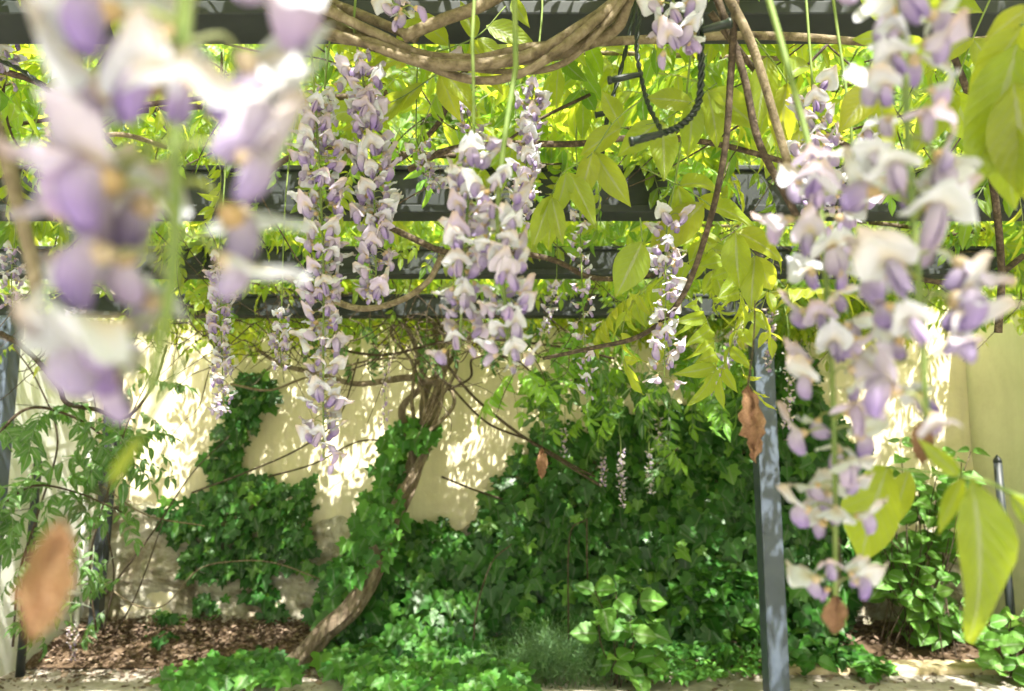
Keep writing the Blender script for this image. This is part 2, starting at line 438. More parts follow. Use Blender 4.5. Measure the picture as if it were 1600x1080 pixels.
# back wall
bw = thing('garden_wall', 'cream plastered back wall with crumbling grey base behind the ivy', 'wall', (0.15, WALLY, 0))
def bwf(u, v):
    x = LX-0.3+u*(RX-LX+0.6); z = -0.1+v*2.85
    return np.stack([x, WALLY+0.012*wav(x, z, 2.3, 4)+0.003*wav(x, z, 14, 5), z], -1)
grid_obj('plaster_face', 160, 80, bwf, M_CREAM, bw)
put('wall_core', box_me('wall_core', (LX-0.3, WALLY+0.04, -0.1), (RX+0.3, WALLY+0.3, 2.76), M_CREAM, 0.01), bw)
put('coping', box_me('coping', (LX-0.3, WALLY-0.05, 2.755), (RX+0.3, WALLY+0.36, 2.83), M_CREAMG, 0.015), bw)
def basef(u, v):
    x = LX+u*(RX-LX)
    top = 0.86+0.1*wav(x, x*0, 2.6, 6)+0.05*wav(x, x*0, 9, 7)-0.12*np.clip((x+1.9)/0.6, 0, 1)
    z = -0.05+v*(top+0.05)
    th = 0.035+0.035*wav(x, z, 4.0, 8)+0.018*wav(x, z, 13, 9)+0.008*wav(x, z, 37, 10)+0.06*np.clip(1-z/0.35, 0, 1)**2
    th = np.where(v > 0.985, -0.02, np.maximum(th, 0.006))
    return np.stack([x, WALLY-th, z], -1)
grid_obj('crumbling_base', 420, 90, basef, M_ROUGH, bw)

lw = thing('side_wall', 'white plastered side wall with thin training wires beside climbing shoots', 'wall', (LX, 1.5, 0))
def lwf(u, v):
    y = -3+u*(WALLY+3); z = -0.1+v*2.9
    return np.stack([LX+0.008*wav(y, z, 2.2, 11), y, z], -1)
o = grid_obj('plaster_face', 120, 50, lwf, M_WHITE, lw)
put('wall_core', box_me('wall_core', (LX-0.28, -3, -0.1), (LX-0.03, WALLY, 2.8), M_WHITE, 0.01), lw)
for k, (z, yy) in enumerate(((1.53, 4.95), (0.95, 4.95))):
    ww = smooth_path([(LX+0.03, 1.0, z), (LX+0.035, 3, z-0.01), (LX+0.03, yy, z+0.012)], 10)
    put('training_wire', mk('training_wire', *tube_t(ww, 0.0022, 5), [M_DARKMETAL]), lw)

rw = thing('side_wall', 'pale greenish cream side wall behind the hydrangea', 'wall', (RX, 1.5, 0))
def rwf(u, v):
    y = -3+u*(WALLY+3); z = -0.1+v*2.6
    return np.stack([RX-0.008*wav(y, z, 2.2, 12), y, z], -1)
grid_obj('plaster_face', 120, 50, rwf, M_CREAMG, rw)
put('wall_core', box_me('wall_core', (RX+0.03, -3, -0.1), (RX+0.28, WALLY, 2.5), M_CREAMG, 0.01), rw)

pp = smooth_path([(LX+0.06, 4.78, 0.05), (LX+0.055, 4.78, 0.7), (LX+0.06, 4.78, 1.4), (LX+0.05, 4.78, 2.1)], 6)
pt = thing('drain_pipe', 'thin white pipe running up the corner of the white side wall', 'pipe', pp[0])
put('pipe_run', mk('pipe_run', *tube_t(pp, 0.016, 12), [M_PIPE]), pt)
for z in (0.4, 1.0, 1.6):
    put('pipe_clip', box_me('pipe_clip', (LX-0.01, 4.755, z-0.012), (LX+0.085, 4.805, z+0.012), M_PIPE, 0.003), pt)

# ------------------------------------------------------------------ pergola
BZ = 1.955
by = [PZ(800, 30, BZ)[1], PZ(800, 334, BZ)[1], PZ(800, 430, BZ)[1], PZ(800, 494, BZ)[1]]
perg = thing('pergola', 'anthracite grey metal pergola carrying the wisteria', 'pergola', (0, by[3], 0))
PXR = PY(1199, 700, by[3])[0]
for k, y in enumerate(by):
    h = 0.128 if k < 2 else 0.1
    x0, x1 = (-2.62, 2.62) if k < 3 else (-2.62, PXR+0.06)
    b = put('beam', box_me('beam', (x0, y, BZ+0.022), (x1, y+0.06, BZ+h), M_METAL, 0.004), perg)
    put('flange', box_me('flange', (x0, y-0.014, BZ), (x1, y+0.074, BZ+0.0225), M_METAL, 0.003), b)
    put('flange', box_me('flange', (x0, y-0.008, BZ+h-0.001), (x1, y+0.068, BZ+h+0.014), M_METAL, 0.003), b)
    for x in ([-2.57, 2.57] if k < 3 else [-2.57, PXR]):
        w = 0.05
        pmat = M_POST_SKYLIT
        q = put('post', box_me('post', (x-w, y+0.03-w, -0.02), (x+w, y+0.03+w, BZ+0.001), pmat, 0.006), perg)
        put('foot_plate', box_me('foot_plate', (x-0.09, y-0.06, GZ-0.01), (x+0.09, y+0.12, GZ+0.01), pmat, 0.003), q)
        put('bracket', box_me('bracket', (x-w-.006, y+.03-w-.006, BZ-.11), (x+w+.006, y+.03+w+.006, BZ-.012), pmat, .003), q)
        for sx in (-1, 1):
            bb = tube_t([(x+sx*.028, y+.03-w-.003, BZ-.06), (x+sx*.028, y+.03-w-.014, BZ-.06)], .008, 6)
            put('bolt', mk('bolt', *bb, [M_DARKMETAL], flat=True), q)
        for sx in (-1, 1):
            for sy in (-1, 1):
                bb = tube_t([(x+sx*0.07, y+0.03+sy*0.07, GZ+0.008), (x+sx*0.07, y+0.03+sy*0.07, GZ+0.022)], 0.009, 6)
                put('bolt', mk('bolt', *bb, [M_DARKMETAL], flat=True), q)
# rear left corner: a slim dark post with a second leaning bar, tied to a rear beam on the wall
cx = PY(158, 800, 4.72)[0]
q = put('post', box_me('post', (cx-0.032, 4.72, -0.02), (cx+0.032, 4.784, BZ), M_DARKMETAL, 0.004), perg)
bar = np.array([PY(166, 880, 4.66), PY(178, 740, 4.66), PY(192, 560, 4.66)])
put('brace_bar', mk('brace_bar', *tube_t(smooth_path(np.vstack([bar, [bar[-1]+np.array((0.03, 0.07, 0.15))]]), 4), 0.014, 8), [M_DARKMETAL]), perg)

# garden stakes
for (px, py, Y, lab) in ((60, 718, 4.2, 'dark pointed garden stake among leaves by the white side wall'),
                         (1558, 714, 4.3, 'dark pointed garden stake beside the hydrangea and pale cream wall')):
    top = PY(px, py, Y)
    s = thing('garden_stake', lab, 'stake', (top[0], top[1], 0))
    pth = [(top[0], top[1], z) for z in (-0.03, 0.4, 0.8, top[2]-0.03)]
    put('shaft', mk('shaft', *tube_t(pth, 0.022, 12), [M_DARKMETAL]), s)
    put('tip', mk('tip', *tube_t([(top[0], top[1], top[2]-0.031), (top[0], top[1], top[2]-0.015), (top[0], top[1], top[2]+0.012)], [0.0235, 0.022, 0.003], 12), [M_DARKMETAL]), s)

# ------------------------------------------------------------------ templates: leaves and flowers
def blade(nl, nw, width, fold=0.25, droop=0.25, tip=1.8, wave=0.0, serr=0.0, seed=0, base=0.28):
    """leaf of unit length along +Y, normal +Z"""
    r = np.random.default_rng(seed)
    t = np.linspace(0, 1, nl+1)
    wv = width*np.sin(np.pi*np.clip(t, 0, 1)**(0.5+base))**(0.85)
    wv = wv*np.where(t > 0.62, 1-((t-0.62)/0.38)**tip*0.35, 1)
    wv[0] = 0.012; wv[-1] = 0.004
    if serr: wv[1:-1] *= 1+serr*np.where(np.arange(1, nl) % 2, 1, -1)
    V, C = [], []
    for i in range(nl+1):
        for j in range(nw+1):
            s = j/nw*2-1
            x = s*wv[i]
            z = -droop*t[i]**2*0.6+fold*abs(s)*wv[i]+wave*math.sin(t[i]*9+s*2+seed)*abs(s)*0.6
            y = t[i]*(1-0.12*droop*t[i])
            V.append((x, y, z)); C.append((0, t[i], j/nw))
    F = []
    k = nw+1
    for i in range(nl):
        for j in range(nw):
            a = i*k+j
            F.append((a, a+1, a+k+1)); F.append((a, a+k+1, a+k))
    return np.array(V), np.array(F), np.array(C, float)

T_LEAFLET = [blade(9, 4, 0.185, 0.2+0.12*i, 0.2+0.25*i, 1.6, 0.055, 0, i) for i in range(4)]
T_LEAFLOW = [blade(3, 2, 0.2, 0.25, 0.2+0.3*i, 1.6, 0.0, 0, i) for i in range(3)]

def ivy_t(seed, lobed=1.0):
    r = np.random.default_rng(seed)
    half = [(0.10, -0.08), (0.36, -0.14), (0.53, 0.0), (0.40*lobed+0.5*(1-lobed), 0.2), (0.66, 0.45), (0.48, 0.5), (0.27*lobed+0.36*(1-lobed), 0.55), (0.15, 0.8), (0.0, 1.0)]
    half = [(x*(1+r.normal(0, .06)), y+r.normal(0, .02)) for x, y in half]; half[-1] = (r.normal(0, .04), 1.0)
    right = half; left = [(-x*(1+r.normal(0, .05)), y+r.normal(0, .015)) for x, y in half[:-1]][::-1]
    out = [(0, 0)]+right+left
    def zz(x, y): return -0.2*abs(x)**1.5+0.03*math.sin(6*y+seed)-0.10*y*y
    V = [(0, 0.32, zz(0, .32)+0.03)]+[(x, y, zz(x, y)) for x, y in out]
    C = [(0, 0.32, 0.5)]+[(0, max(0, min(1, y)), 0.5+x*0.9) for x, y in out]
    n = len(out)
    F = [(0, 1+i, 1+(i+1) % n) for i in range(n)]
    return np.array(V, float), np.array(F), np.array(C, float)
T_IVY = [ivy_t(s, l) for s, l in ((1, 1), (2, 0.8), (3, 0.9), (4, 0.55))]
T_HYD = [blade(12, 4, 0.4, 0.12+0.1*i, 0.35+0.3*i, 2.2, 0.015, 0.05, i, 0.2) for i in range(3)]
T_SMALL = [blade(4, 2, 0.27, 0.2, 0.3+0.3*i, 1.8, 0, 0, i) for i in range(2)]

def petal_grid(fn, nu, nv, colfn):
    V, C = [], []
    for i in range(nv+1):
        for j in range(nu+1):
            u = j/nu*2-1; v = i/nv
            V.append(fn(u, v)); C.append(colfn(u, v))
    F = []; k = nu+1
    for i in range(nv):
        for j in range(nu):
            a = i*k+j; F.append((a, a+1, a+k+1)); F.append((a, a+k+1, a+k))
    return np.array(V, float), np.array(F), np.array(C, float)
def lerp(a, b, t): return tuple(a[i]+(b[i]-a[i])*t for i in range(3))

def flower_t(seed, kind='open'):
    """one pea flower: origin on the stalk, +X outwards, +Z up, metres -> (pedicel+calyx, banner, keel)"""
    r = np.random.default_rng(seed)
    pl = 0.0125*r.uniform(0.85, 1.25)
    dz = r.uniform(-0.002, 0.004)
    ped = smooth_path([(0, 0, 0), (pl*0.55, 0, 0.003+dz), (pl, 0, 0.001+dz)], 3)
    p1 = tube_t(ped, [0.0009, 0.0007, 0.0008], 5, col=(0.3, 0.34, 0.13))
    cz = ped[-1]
    cal = tube_t([cz-np.array((0.001, 0, 0)), cz+np.array((0.0012, 0, 0)), cz+np.array((0.0035, 0, -0.0006)), cz+np.array((0.005, 0, -0.001))], [0.0009, 0.0026, 0.0031, 0.0022], 7, col=(0.6, 0.47, 0.3))
    pedT = cat_t([p1, cal])
    c0 = cz+np.array((0.003, 0, 0.0005))
    if kind == 'bud':
        keel = tube_t(smooth_path([c0, c0+np.array((0.005, 0, -0.003)), c0+np.array((0.008, 0, -0.009)), c0+np.array((0.008, 0, -0.013))], 3), [0.0022, 0.0042, 0.0038, 0.0012], 8, col=(0.45, 0.37, 0.57))
        return pedT, None, keel
    ang = R_(r.uniform(-12, 45)); L = 0.0215*r.uniform(0.85, 1.15); W = 0.0132*r.uniform(0.85, 1.15)
    curl = r.uniform(0.2, 0.9); fold = r.uniform(0.25, 0.75); tw = r.uniform(-0.35, 0.35); cr = r.uniform(0, 6)
    wither = r.random() < 0.45
    edge = (0.6, 0.61, 0.69) if r.random() < 0.55 else (0.54, 0.48, 0.63)
    mid = (0.6, 0.5, 0.36); tanv = (0.48, 0.36, 0.25)
    def ban(u, v):
        w = W*math.sin(math.pi*min(1, 0.13+0.80*v))**0.62
        a = ang+curl*v*0.9
        x = L*v*math.cos(ang+curl*0.45*v); z = L*v*math.sin(ang+curl*0.45*v)
        y = w*u
        z -= fold*abs(u)**1.6*w*0.9
        z += 0.0014*math.sin(6*u+cr)*v+0.0011*math.sin(10*v+cr*2+3*u)+0.0008*math.sin(9*u-7*v+cr*3)*v
        x -= 0.002*u*u*v*3
        y, z = y*math.cos(tw*v)-z*math.sin(tw*v)*0.6, z*math.cos(tw*v)+y*math.sin(tw*v)*0.6
        return (c0[0]+x, y, c0[2]+z+0.001)
    def bcol(u, v):
        d = math.hypot(u*0.75, (v-0.12)*1.25)
        c = lerp(mid, edge, min(1, max(0, d*2.3-0.1)))
        if wither and v > 0.55: c = lerp(c, tanv, min(1, (v-0.55)*1.6))
        return c
    banner = petal_grid(ban, 8, 7, bcol)
    kd = R_(-r.uniform(52, 92)); kl = 0.0138*r.uniform(0.8, 1.15); kw = 0.0058*r.uniform(0.85, 1.2); op = r.uniform(0.5, 1.05)
    v0 = (0.56, 0.49, 0.63); v1 = (0.33, 0.26, 0.48)
    if r.random() < 0.5: v0 = (0.62, 0.56, 0.66); v1 = (0.47, 0.38, 0.57)
    def wing(sd, scale, off):
        def fn(u, v):
            a = kd+0.55*(0.5-v)*2*0.6
            along = kl*scale*v
            cx_, cz_ = along*math.cos(a), along*math.sin(a)
            wd = kw*scale*math.sin(math.pi*min(1, 0.16+0.74*v))**0.7
            cross = u*wd
            n = np.array((-math.sin(a), 0, math.cos(a)))
            bulge = (1-u*u)*wd*0.85*op+off*v
            q = np.array((c0[0]+cx_+0.001, 0, c0[2]+cz_-0.0005))+n*(cross+0.0012)
            q[1] = sd*bulge
            return tuple(q)
        return fn
    def kcol(u, v):
        return lerp(lerp(v0, v1, min(1, v*1.25)), (0.66, 0.6, 0.68), max(0, 0.55*(1-v*2.4)))
    w1 = petal_grid(wing(1, 1, 0.001), 4, 5, kcol); w2 = petal_grid(wing(-1, 1, 0.001), 4, 5, kcol)
    kc = lambda u, v: lerp((0.46, 0.4, 0.55), (0.26, 0.2, 0.42), v)
    k1 = petal_grid(wing(1, 0.86, -0.0006), 3, 4, kc); k2 = petal_grid(wing(-1, 0.86, -0.0006), 3, 4, kc)
    return pedT, banner, cat_t([w1, w2, k1, k2])

FL = []
for s in range(16):
    pd, bn_, kl_ = flower_t(100+s)
    FL.append(dict(ped=mk('flower', *pd, [M_PETAL]), ban=mk('banner_petal', *bn_, [M_PETAL]), keel=mk('keel', *kl_, [M_PETAL]),
                   T=cat_t([pd, bn_, kl_]), me=mk('flower', *cat_t([pd, bn_, kl_]), [M_PETAL])))
BUD = []
for s in range(2):
    pd, _, kl_ = flower_t(200+s, 'bud')
    BUD.append(dict(T=cat_t([pd, kl_]), me=mk('flower_bud', *cat_t([pd, kl_]), [M_PETAL])))
# low version for far clusters
def low_flower(seed):
    r = np.random.default_rng(seed)
    ban = petal_grid(lambda u, v: (0.012+0.019*v*math.cos(0.5), 0.011*u*math.sin(math.pi*min(1, .15+.8*v)), 0.019*v*math.sin(0.4)-0.004*abs(u)), 2, 3, lambda u, v: lerp((0.62, 0.52, 0.42), (0.66, 0.6, 0.68), v))
    k = petal_grid(lambda u, v: (0.015+0.004*v, 0.0065*u*math.sin(math.pi*min(1, .2+.7*v)), -0.016*v+0.003*(1-u*u)), 2, 3, lambda u, v: lerp((0.55, 0.46, 0.64), (0.34, 0.25, 0.52), v))
    p = tube_t([(0, 0, 0), (0.013, 0, 0.001)], 0.0008, 3, col=(0.4, 0.4, 0.2))
    return cat_t([p, ban, k])
T_FLOW = [low_flower(1)]

# compound leaf templates
def comp_layout(seed, npairs=5, L=0.2, ll=0.065, droop=0.6, hang=0.35):
    r = np.random.default_rng(seed)
    d = np.array((0, 1.0, 0.25)); p = np.zeros(3); pts = [p.copy()]; ds = [d.copy()]
    n = 10
    for i in range(n):
        d = nrm(d+np.array((r.normal(0, .05), 0, -droop/n*1.6))); p = p+d*L/n; pts.append(p.copy()); ds.append(d.copy())
    pts = np.array(pts); ds = np.array(ds)
    lf = []
    for k in range(npairs):
        t = 0.24+0.68*k/max(1, npairs-1)
        i = min(n-1, int(t*n)); f = t*n-i
        q = pts[i]*(1-f)+pts[i+1]*f; T = nrm(ds[i]); S = nrm(np.cross(T, (0, 0, 1))); Nn = np.cross(S, T)
        for s in (-1, 1):
            y = nrm(s*S*0.8+T*r.uniform(0.35, 0.7)+np.array((0, 0, -hang*r.uniform(0.3, 1.6)))+r.normal(0, .1, 3))
            M = frame(y, Nn+r.normal(0, .28, 3))
            lf.append((M*(ll*r.uniform(0.8, 1.08)*(1-0.25*abs(t-0.55))), q+S*s*0.001))
    T = ds[-1]; S = nrm(np.cross(T, (0, 0, 1)))
    lf.append((frame(nrm(T+np.array((0, 0, -hang*0.6))), np.cross(S, T)+r.normal(0, .2, 3))*ll*1.05, pts[-1]))
    return pts, lf
def comp_t(seed, low=True, **k):
    pts, lf = comp_layout(seed, **k)
    r = np.random.default_rng(seed+5)
    parts = []
    st = tube_t(pts[::2] if low else pts, [0.0016, 0.0008], 3 if low else 5, col=(0.1, 0.5, 0.5)); parts.append(st)
    src = T_LEAFLOW if low else T_LEAFLET
    for M, q in lf:
        V, F, C = src[r.integers(len(src))]
        C = C.copy(); C[:, 0] = r.uniform(0, 0.35)
        parts.append((V@M.T+q, F, C))
    return cat_t(parts)
COMP_LOW = [comp_t(300+s, True, npairs=4+s % 3, L=0.17+0.02*(s % 4), ll=0.062+0.006*(s % 3), droop=0.2+0.22*(s % 5), hang=0.2+0.12*(s % 4)) for s in range(10)]
COMP_HI = [comp_t(300+s, False, npairs=4+s % 3, L=0.17+0.02*(s % 4), ll=0.062+0.006*(s % 3), droop=0.2+0.22*(s % 5), hang=0.2+0.12*(s % 4)) for s in range(8)]
ME_HI = {}
def me_hi(k, mat):
    if (k, mat.name) not in ME_HI: ME_HI[(k, mat.name)] = mk('compound_leaf', *COMP_HI[k], [mat])
    return ME_HI[(k, mat.name)]
def yaw_m(yaw, pitch, roll, s):
    cy, sy = np.cos(yaw), np.sin(yaw); cp, sp = np.cos(pitch), np.sin(pitch); cr, sr = np.cos(roll), np.sin(roll)
    z0 = np.zeros_like(cy); o1 = np.ones_like(cy)
    Z = np.stack([np.stack([cy, -sy, z0], -1), np.stack([sy, cy, z0], -1), np.stack([z0, z0, o1], -1)], -2)
    X = np.stack([np.stack([o1, z0, z0], -1), np.stack([z0, cp, -sp], -1), np.stack([z0, sp, cp], -1)], -2)
    Y = np.stack([np.stack([cr, z0, sr], -1), np.stack([z0, o1, z0], -1), np.stack([-sr, z0, cr], -1)], -2)
    return np.einsum('nij,njk,nkl->nil', Z, X, Y)*np.asarray(s)[:, None, None]

# ------------------------------------------------------------------ the wisteria
vine_base = PY(490, 1010, 4.35); vine_base[2] = GZ
vine = thing('wisteria_vine', 'old wisteria with twisted brown trunk rising from the ivy and spreading over the pergola', 'wisteria', vine_base)
def vtube(name, pts, rad, mat, par, segs=8, ridge=0.0, twist=0.0, n=8, seed=0, knob=0.0):
    return put(name, mk(name, *tube_t(smooth_path(pts, n), rad, segs, ridge, twist, seed, knob=knob), [mat]), par)
def pxp(lst):
    return [P(a, b, c) for a, b, c in lst]
def pyp(lst):
    return [PY(a, b, c) for a, b, c in lst]
# main trunk
tr = pyp([(462, 1046, 4.38), (480, 1020, 4.37), (505, 988, 4.36), (548, 950, 4.36), (582, 888, 4.38), (603, 830, 4.42), (632, 772, 4.48), (652, 716, 4.55), (672, 660, 4.62), (684, 610, 4.6), (688, 560, 4.55), (676, 505, 4.5)])
tr.append(np.array((tr[-1][0]-0.05, 4.4, 2.15)))
trunk = put('trunk', mk('trunk', *tube_t(smooth_path(tr, 12), [0.075, 0.06, 0.052, 0.05, 0.053, 0.05, 0.047, 0.042, 0.034, 0.027, 0.022, 0.018, 0.016], 30, 0.26, 7.0, 3, knob=0.02), [M_BARK]), vine)
vtube('strand', pyp([(600, 840, 4.38), (622, 780, 4.40), (650, 735, 4.45), (668, 690, 4.5), (662, 640, 4.55), (672, 600, 4.62), (706, 560, 4.6), (715, 520, 4.5)])+[np.array((-0.35, 4.35, 2.1))], [0.02, 0.026, 0.028, 0.024, 0.02, 0.017, 0.014], M_BARK, trunk, 16, 0.22, 5, 10, 4)
vtube('strand', pyp([(650, 745, 4.52), (640, 690, 4.52), (628, 640, 4.55), (660, 600, 4.5), (655, 560, 4.45), (640, 520, 4.4)])+[np.array((-0.7, 4.2, 2.1))], [0.024, 0.022, 0.017, 0.014, 0.012], M_BARK, trunk, 14, 0.2, 5, 10, 5)
vtube('strand', pyp([(690, 600, 4.5), (640, 590, 4.45), (560, 600, 4.4), (500, 585, 4.3), (440, 570, 4.2), (400, 545, 4.1)]), [0.022, 0.018, 0.014, 0.01], M_BARK, trunk, 10, 0.15, 4, 10, 6)
for k in range(7):
    x0 = 650+k*9
    vtube('strand', pyp([(655+rng.uniform(-8, 12), 690, 4.46), (x0+rng.uniform(-12, 12), 630, 4.44), (x0+rng.uniform(-25, 25), 570, 4.42), (x0+rng.uniform(-45, 45), 510, 4.4)])+[np.array((rng.uniform(-1.0, -.2), 4.3, 2.1))], [.013, .01, .008], M_VINE, trunk, 8, .15, 4, 8, 60+k, .04)
# the twisted bunch near the lens, top of the view
base_c = np.array([(360, -60), (430, -18), (500, 24), (580, 62), (660, 92), (740, 102), (820, 95), (890, 72), (950, 30), (990, -20), (1020, -90)], float)
for k in range(5):
    pts = []
    for i, (x, y) in enumerate(base_c):
        a = k*1.257+i*0.62
        sp = 19+13*math.sin(i*0.9+1.0)*(1 if i < 5 else 0.2)
        pts.append(P(x+math.cos(a)*sp*0.4+rng.normal(0, 5), y+math.sin(a)*sp*(0.7+.25*k/2)+rng.normal(0, 4), 0.90+0.02*math.cos(a)))
    vtube('branch', pts, list(np.array([0.0078, 0.006, 0.0054, 0.0064, 0.0058])*(1.25, .75, 1.05, .65, .9)[k]), M_VINE, vine, 12, 0.12, 9, 12, 20+k, 0.05)
vtube('branch', pxp([(630, 58, .88), (690, 32, .87), (760, 5, .87), (830, -40, .87)]), [0.0075, 0.007], M_VINE, vine, 8, 0.05, 2, 8, 31)
vtube('branch', pxp([(470, -10, .95), (540, 14, .93), (600, 38, .92), (650, 60, .9)]), [0.007, 0.006], M_VINE, vine, 8, 0.05, 2, 8, 32)
vtube('branch', pxp([(930, 66, .93), (1010, 62, .95), (1130, 56, .96), (1250, 58, .97), (1420, 70, 1.0), (1560, 60, 1.05)]), [0.006, 0.005], M_VINE, vine, 8, 0.05, 2, 8, 33)
BR = [  # brown vines: picture points with depth
 ([(1150, -10, .8), (1142, 120, .82), (1132, 240, .84), (1105, 360, .88), (1062, 470, .95), (1000, 525, 1.05), (920, 545, 1.15), (850, 560, 1.3)], .0042, M_VINED),
 ([(1118, -10, .85), (1160, 110, .85), (1185, 220, .85), (1225, 300, .85), (1262, 372, .88), (1290, 430, .9)], .0048, M_VINED),
 ([(1130, -20, .8), (1175, 70, .8), (1215, 200, .8), (1240, 290, .8)], .0052, M_VINE),
 ([(1110, 20, .9), (1180, 110, .92), (1250, 180, .95), (1330, 230, 1.0), (1420, 250, 1.05)], .0042, M_VINED),
 ([(380, 420, 2.0), (430, 425, 1.95), (500, 460, 1.9), (560, 482, 1.85), (620, 472, 1.8), (668, 440, 1.75), (690, 400, 1.7)], .009, M_VINE),
 ([(590, 345, 2.0), (640, 370, 1.95), (700, 395, 1.9), (760, 390, 1.9), (860, 405, 1.95), (930, 435, 2.0), (1020, 430, 2.1)], .009, M_VINED),
 ([(640, 265, 1.7), (700, 235, 1.65), (790, 225, 1.6), (900, 225, 1.6), (1000, 215, 1.6), (1120, 225, 1.65), (1250, 260, 1.7)], .008, M_VINED),
 ([(380, 330, 1.8), (430, 260, 1.7), (520, 230, 1.6), (600, 260, 1.6), (680, 200, 1.6), (720, 120, 1.5), (800, 40, 1.4)], .007, M_VINED),
 ([(0, 110, 1.3), (60, 130, 1.3), (130, 170, 1.35), (260, 160, 1.4), (340, 150, 1.5)], .006, M_VINED),
 ([(0, 240, 1.5), (90, 235, 1.5), (180, 210, 1.5), (260, 230, 1.6)], .006, M_VINE),
 ([(1560, 520, 1.2), (1565, 420, 1.2), (1550, 280, 1.15), (1510, 140, 1.1), (1460, 20, 1.0)], .006, M_VINED),
 ([(1600, 400, 1.4), (1540, 440, 1.4), (1460, 440, 1.4), (1380, 420, 1.5)], .006, M_VINED),
 ([(690, 560, 4.2), (740, 620, 4.1), (800, 670, 4.0), (860, 710, 3.9), (940, 760, 3.9)], .009, M_VINED),
 ([(700, 600, 4.2), (760, 660, 4.1), (830, 690, 4.0), (900, 730, 3.95), (930, 745, 3.95)], .007, M_VINED),
 ([(690, 745, 4.7), (740, 765, 4.75), (800, 785, 4.75)], .007, M_VINED),
 ([(420, 745, 4.6), (490, 725, 4.55), (560, 690, 4.5), (620, 690, 4.5)], .006, M_VINED),
 ([(300, 770, 4.5), (380, 740, 4.4), (470, 700, 4.35), (530, 650, 4.3), (560, 560, 4.2)], .006, M_VINED),
 ([(160, 760, 4.3), (230, 805, 4.3), (320, 822, 4.4)], .005, M_VINE),
 ([(360, 600, 4.0), (420, 610, 4.0), (480, 590, 4.0), (600, 560, 4.1), (690, 570, 4.3)], .007, M_VINE),
 ([(0, 520, 2.4), (40, 545, 2.4), (90, 600, 2.45), (105, 630, 2.5), (150, 640, 2.7), (200, 650, 3.2), (240, 600, 3.8), (260, 540, 4.2)], .009, M_VINED),
 ([(700, 610, 4.3), (735, 590, 4.3), (740, 560, 4.2), (800, 560, 4.2), (850, 600, 4.1)], .008, M_VINED),
 ([(500, 540, 3.8), (600, 555, 3.9), (720, 530, 3.8), (860, 540, 3.7), (960, 560, 3.7)], .008, M_VINED),
 ([(1060, 700, 3.7), (1020, 730, 3.8)], .003, M_VINED),
]
for pts, r, mt in BR:
    vtube('branch', pxp(pts), [r, r*0.8], mt, vine, 8, 0.06, 3, 8, len(pts), 0.02)
# stems lying along the beams
for k in range(34):
    y0 = rng.uniform(0.9, 4.4); x0 = rng.uniform(-2.5, 2.2); z0 = BZ+rng.uniform(0.14, 0.36)
    a = rng.uniform(-0.6, 0.6)+(math.pi if rng.random() < .5 else 0)+(1.2 if rng.random() < .3 else 0)
    pts = [np.array((x0, y0, z0))]
    for i in range(5):
        a += rng.normal(0, .45)
        q = pts[-1]+np.array((math.cos(a)*0.33, math.sin(a)*0.22, rng.normal(0, .05)))
        q[2] = max(BZ+0.11, min(q[2], 2.4)); q[1] = min(4.85, max(0.75, q[1])); pts.append(q)
    vtube('branch', pts, [rng.uniform(.004, .011), .003], M_VINED if rng.random() < .6 else M_VINE, vine, 6, 0.05, 3, 6, k, 0.03)
# fine twigs hanging in the shade behind the flowers
tw = []
for k in range(150):
    px, py = rng.uniform(300, 900), rng.uniform(470, 560)
    if k > 110: px, py = rng.uniform(0, 300), rng.uniform(430, 560)
    d = rng.uniform(3.3, 4.5)
    p = P(px, py, d); a = rng.uniform(0, 6.28); pts = [p]
    for i in range(4):
        p = p+np.array((math.cos(a)*0.1, math.sin(a)*0.04, rng.normal(-0.035, .05))); a += rng.normal(0, .6); pts.append(p)
    tw.append(tube_t(smooth_path(pts, 4), [0.0035, 0.0015], 4))
for k in range(330):
    p = np.array((rng.uniform(-2.2, 2.4), rng.uniform(1.1, 4.6), rng.uniform(BZ+.06, 2.35))); a = rng.uniform(0, 6.28); pts = [p]; dz = rng.normal(-.03, .07)
    for i in range(4):
        p = p+np.array((math.cos(a)*.11, math.sin(a)*.11, dz+rng.normal(0, .03))); a += rng.normal(0, .45); pts.append(p)
    tw.append(tube_t(smooth_path(pts, 4), [rng.uniform(.0015, .004), .0012], 4))
stuff(put('twigs', mk('twigs', *cat_t(tw), [M_VINED]), vine))

# ---- canopy over the pergola
GAPS = [(262, 690, 85, 95), (310, 600, 60, 40), (545, 700, 75, 80), (650, 590, 60, 50), (715, 680, 65, 75), (1370, 640, 70, 60), (1480, 620, 40, 60), (420, 650, 40, 35), (235, 590, 40, 40)]
def sun_on_wall(p):
    s = -np.array(SUNV); t = (WALLY-p[:, 1])/s[1]
    q = p+s*t[:, None]
    x, y, d = topix(q.T.T) if False else ((800+FPX*((q-C0)@CR)/((q-C0)@CF)), (540-FPX*((q-C0)@CU)/((q-C0)@CF)), None)
    return x, y, q[:, 2]
NC = 17500
pc = np.stack([rng.uniform(-2.75, 3.05, NC), rng.uniform(-1.7, 4.95, NC), BZ+0.1+np.abs(rng.normal(0, 0.22, NC))], -1)
rear = rng.random(NC) < 0.2
pc[rear, 1] = rng.uniform(3.8, 4.95, rear.sum()); pc[rear, 2] = rng.uniform(BZ+.05, 2.95, rear.sum())
topl = (~rear) & (rng.random(NC) < .35)
pc[topl, 2] = BZ+.3+rng.uniform(0, .55, topl.sum())
pc[:, 2] += 0.12*np.maximum(0, wav(pc[:, 0], pc[:, 1], 1.6, 20))
thin = wav(pc[:, 0], pc[:, 1], 2.6, 21)
keep = rng.random(NC) < np.clip(0.75+0.4*thin, 0.35, 1.0)
keep &= ~(((pc[:, 0] < -1.95) | (pc[:, 0] > 2.3)) & (rng.random(NC) < .6))
wx, wy, wz = sun_on_wall(pc)
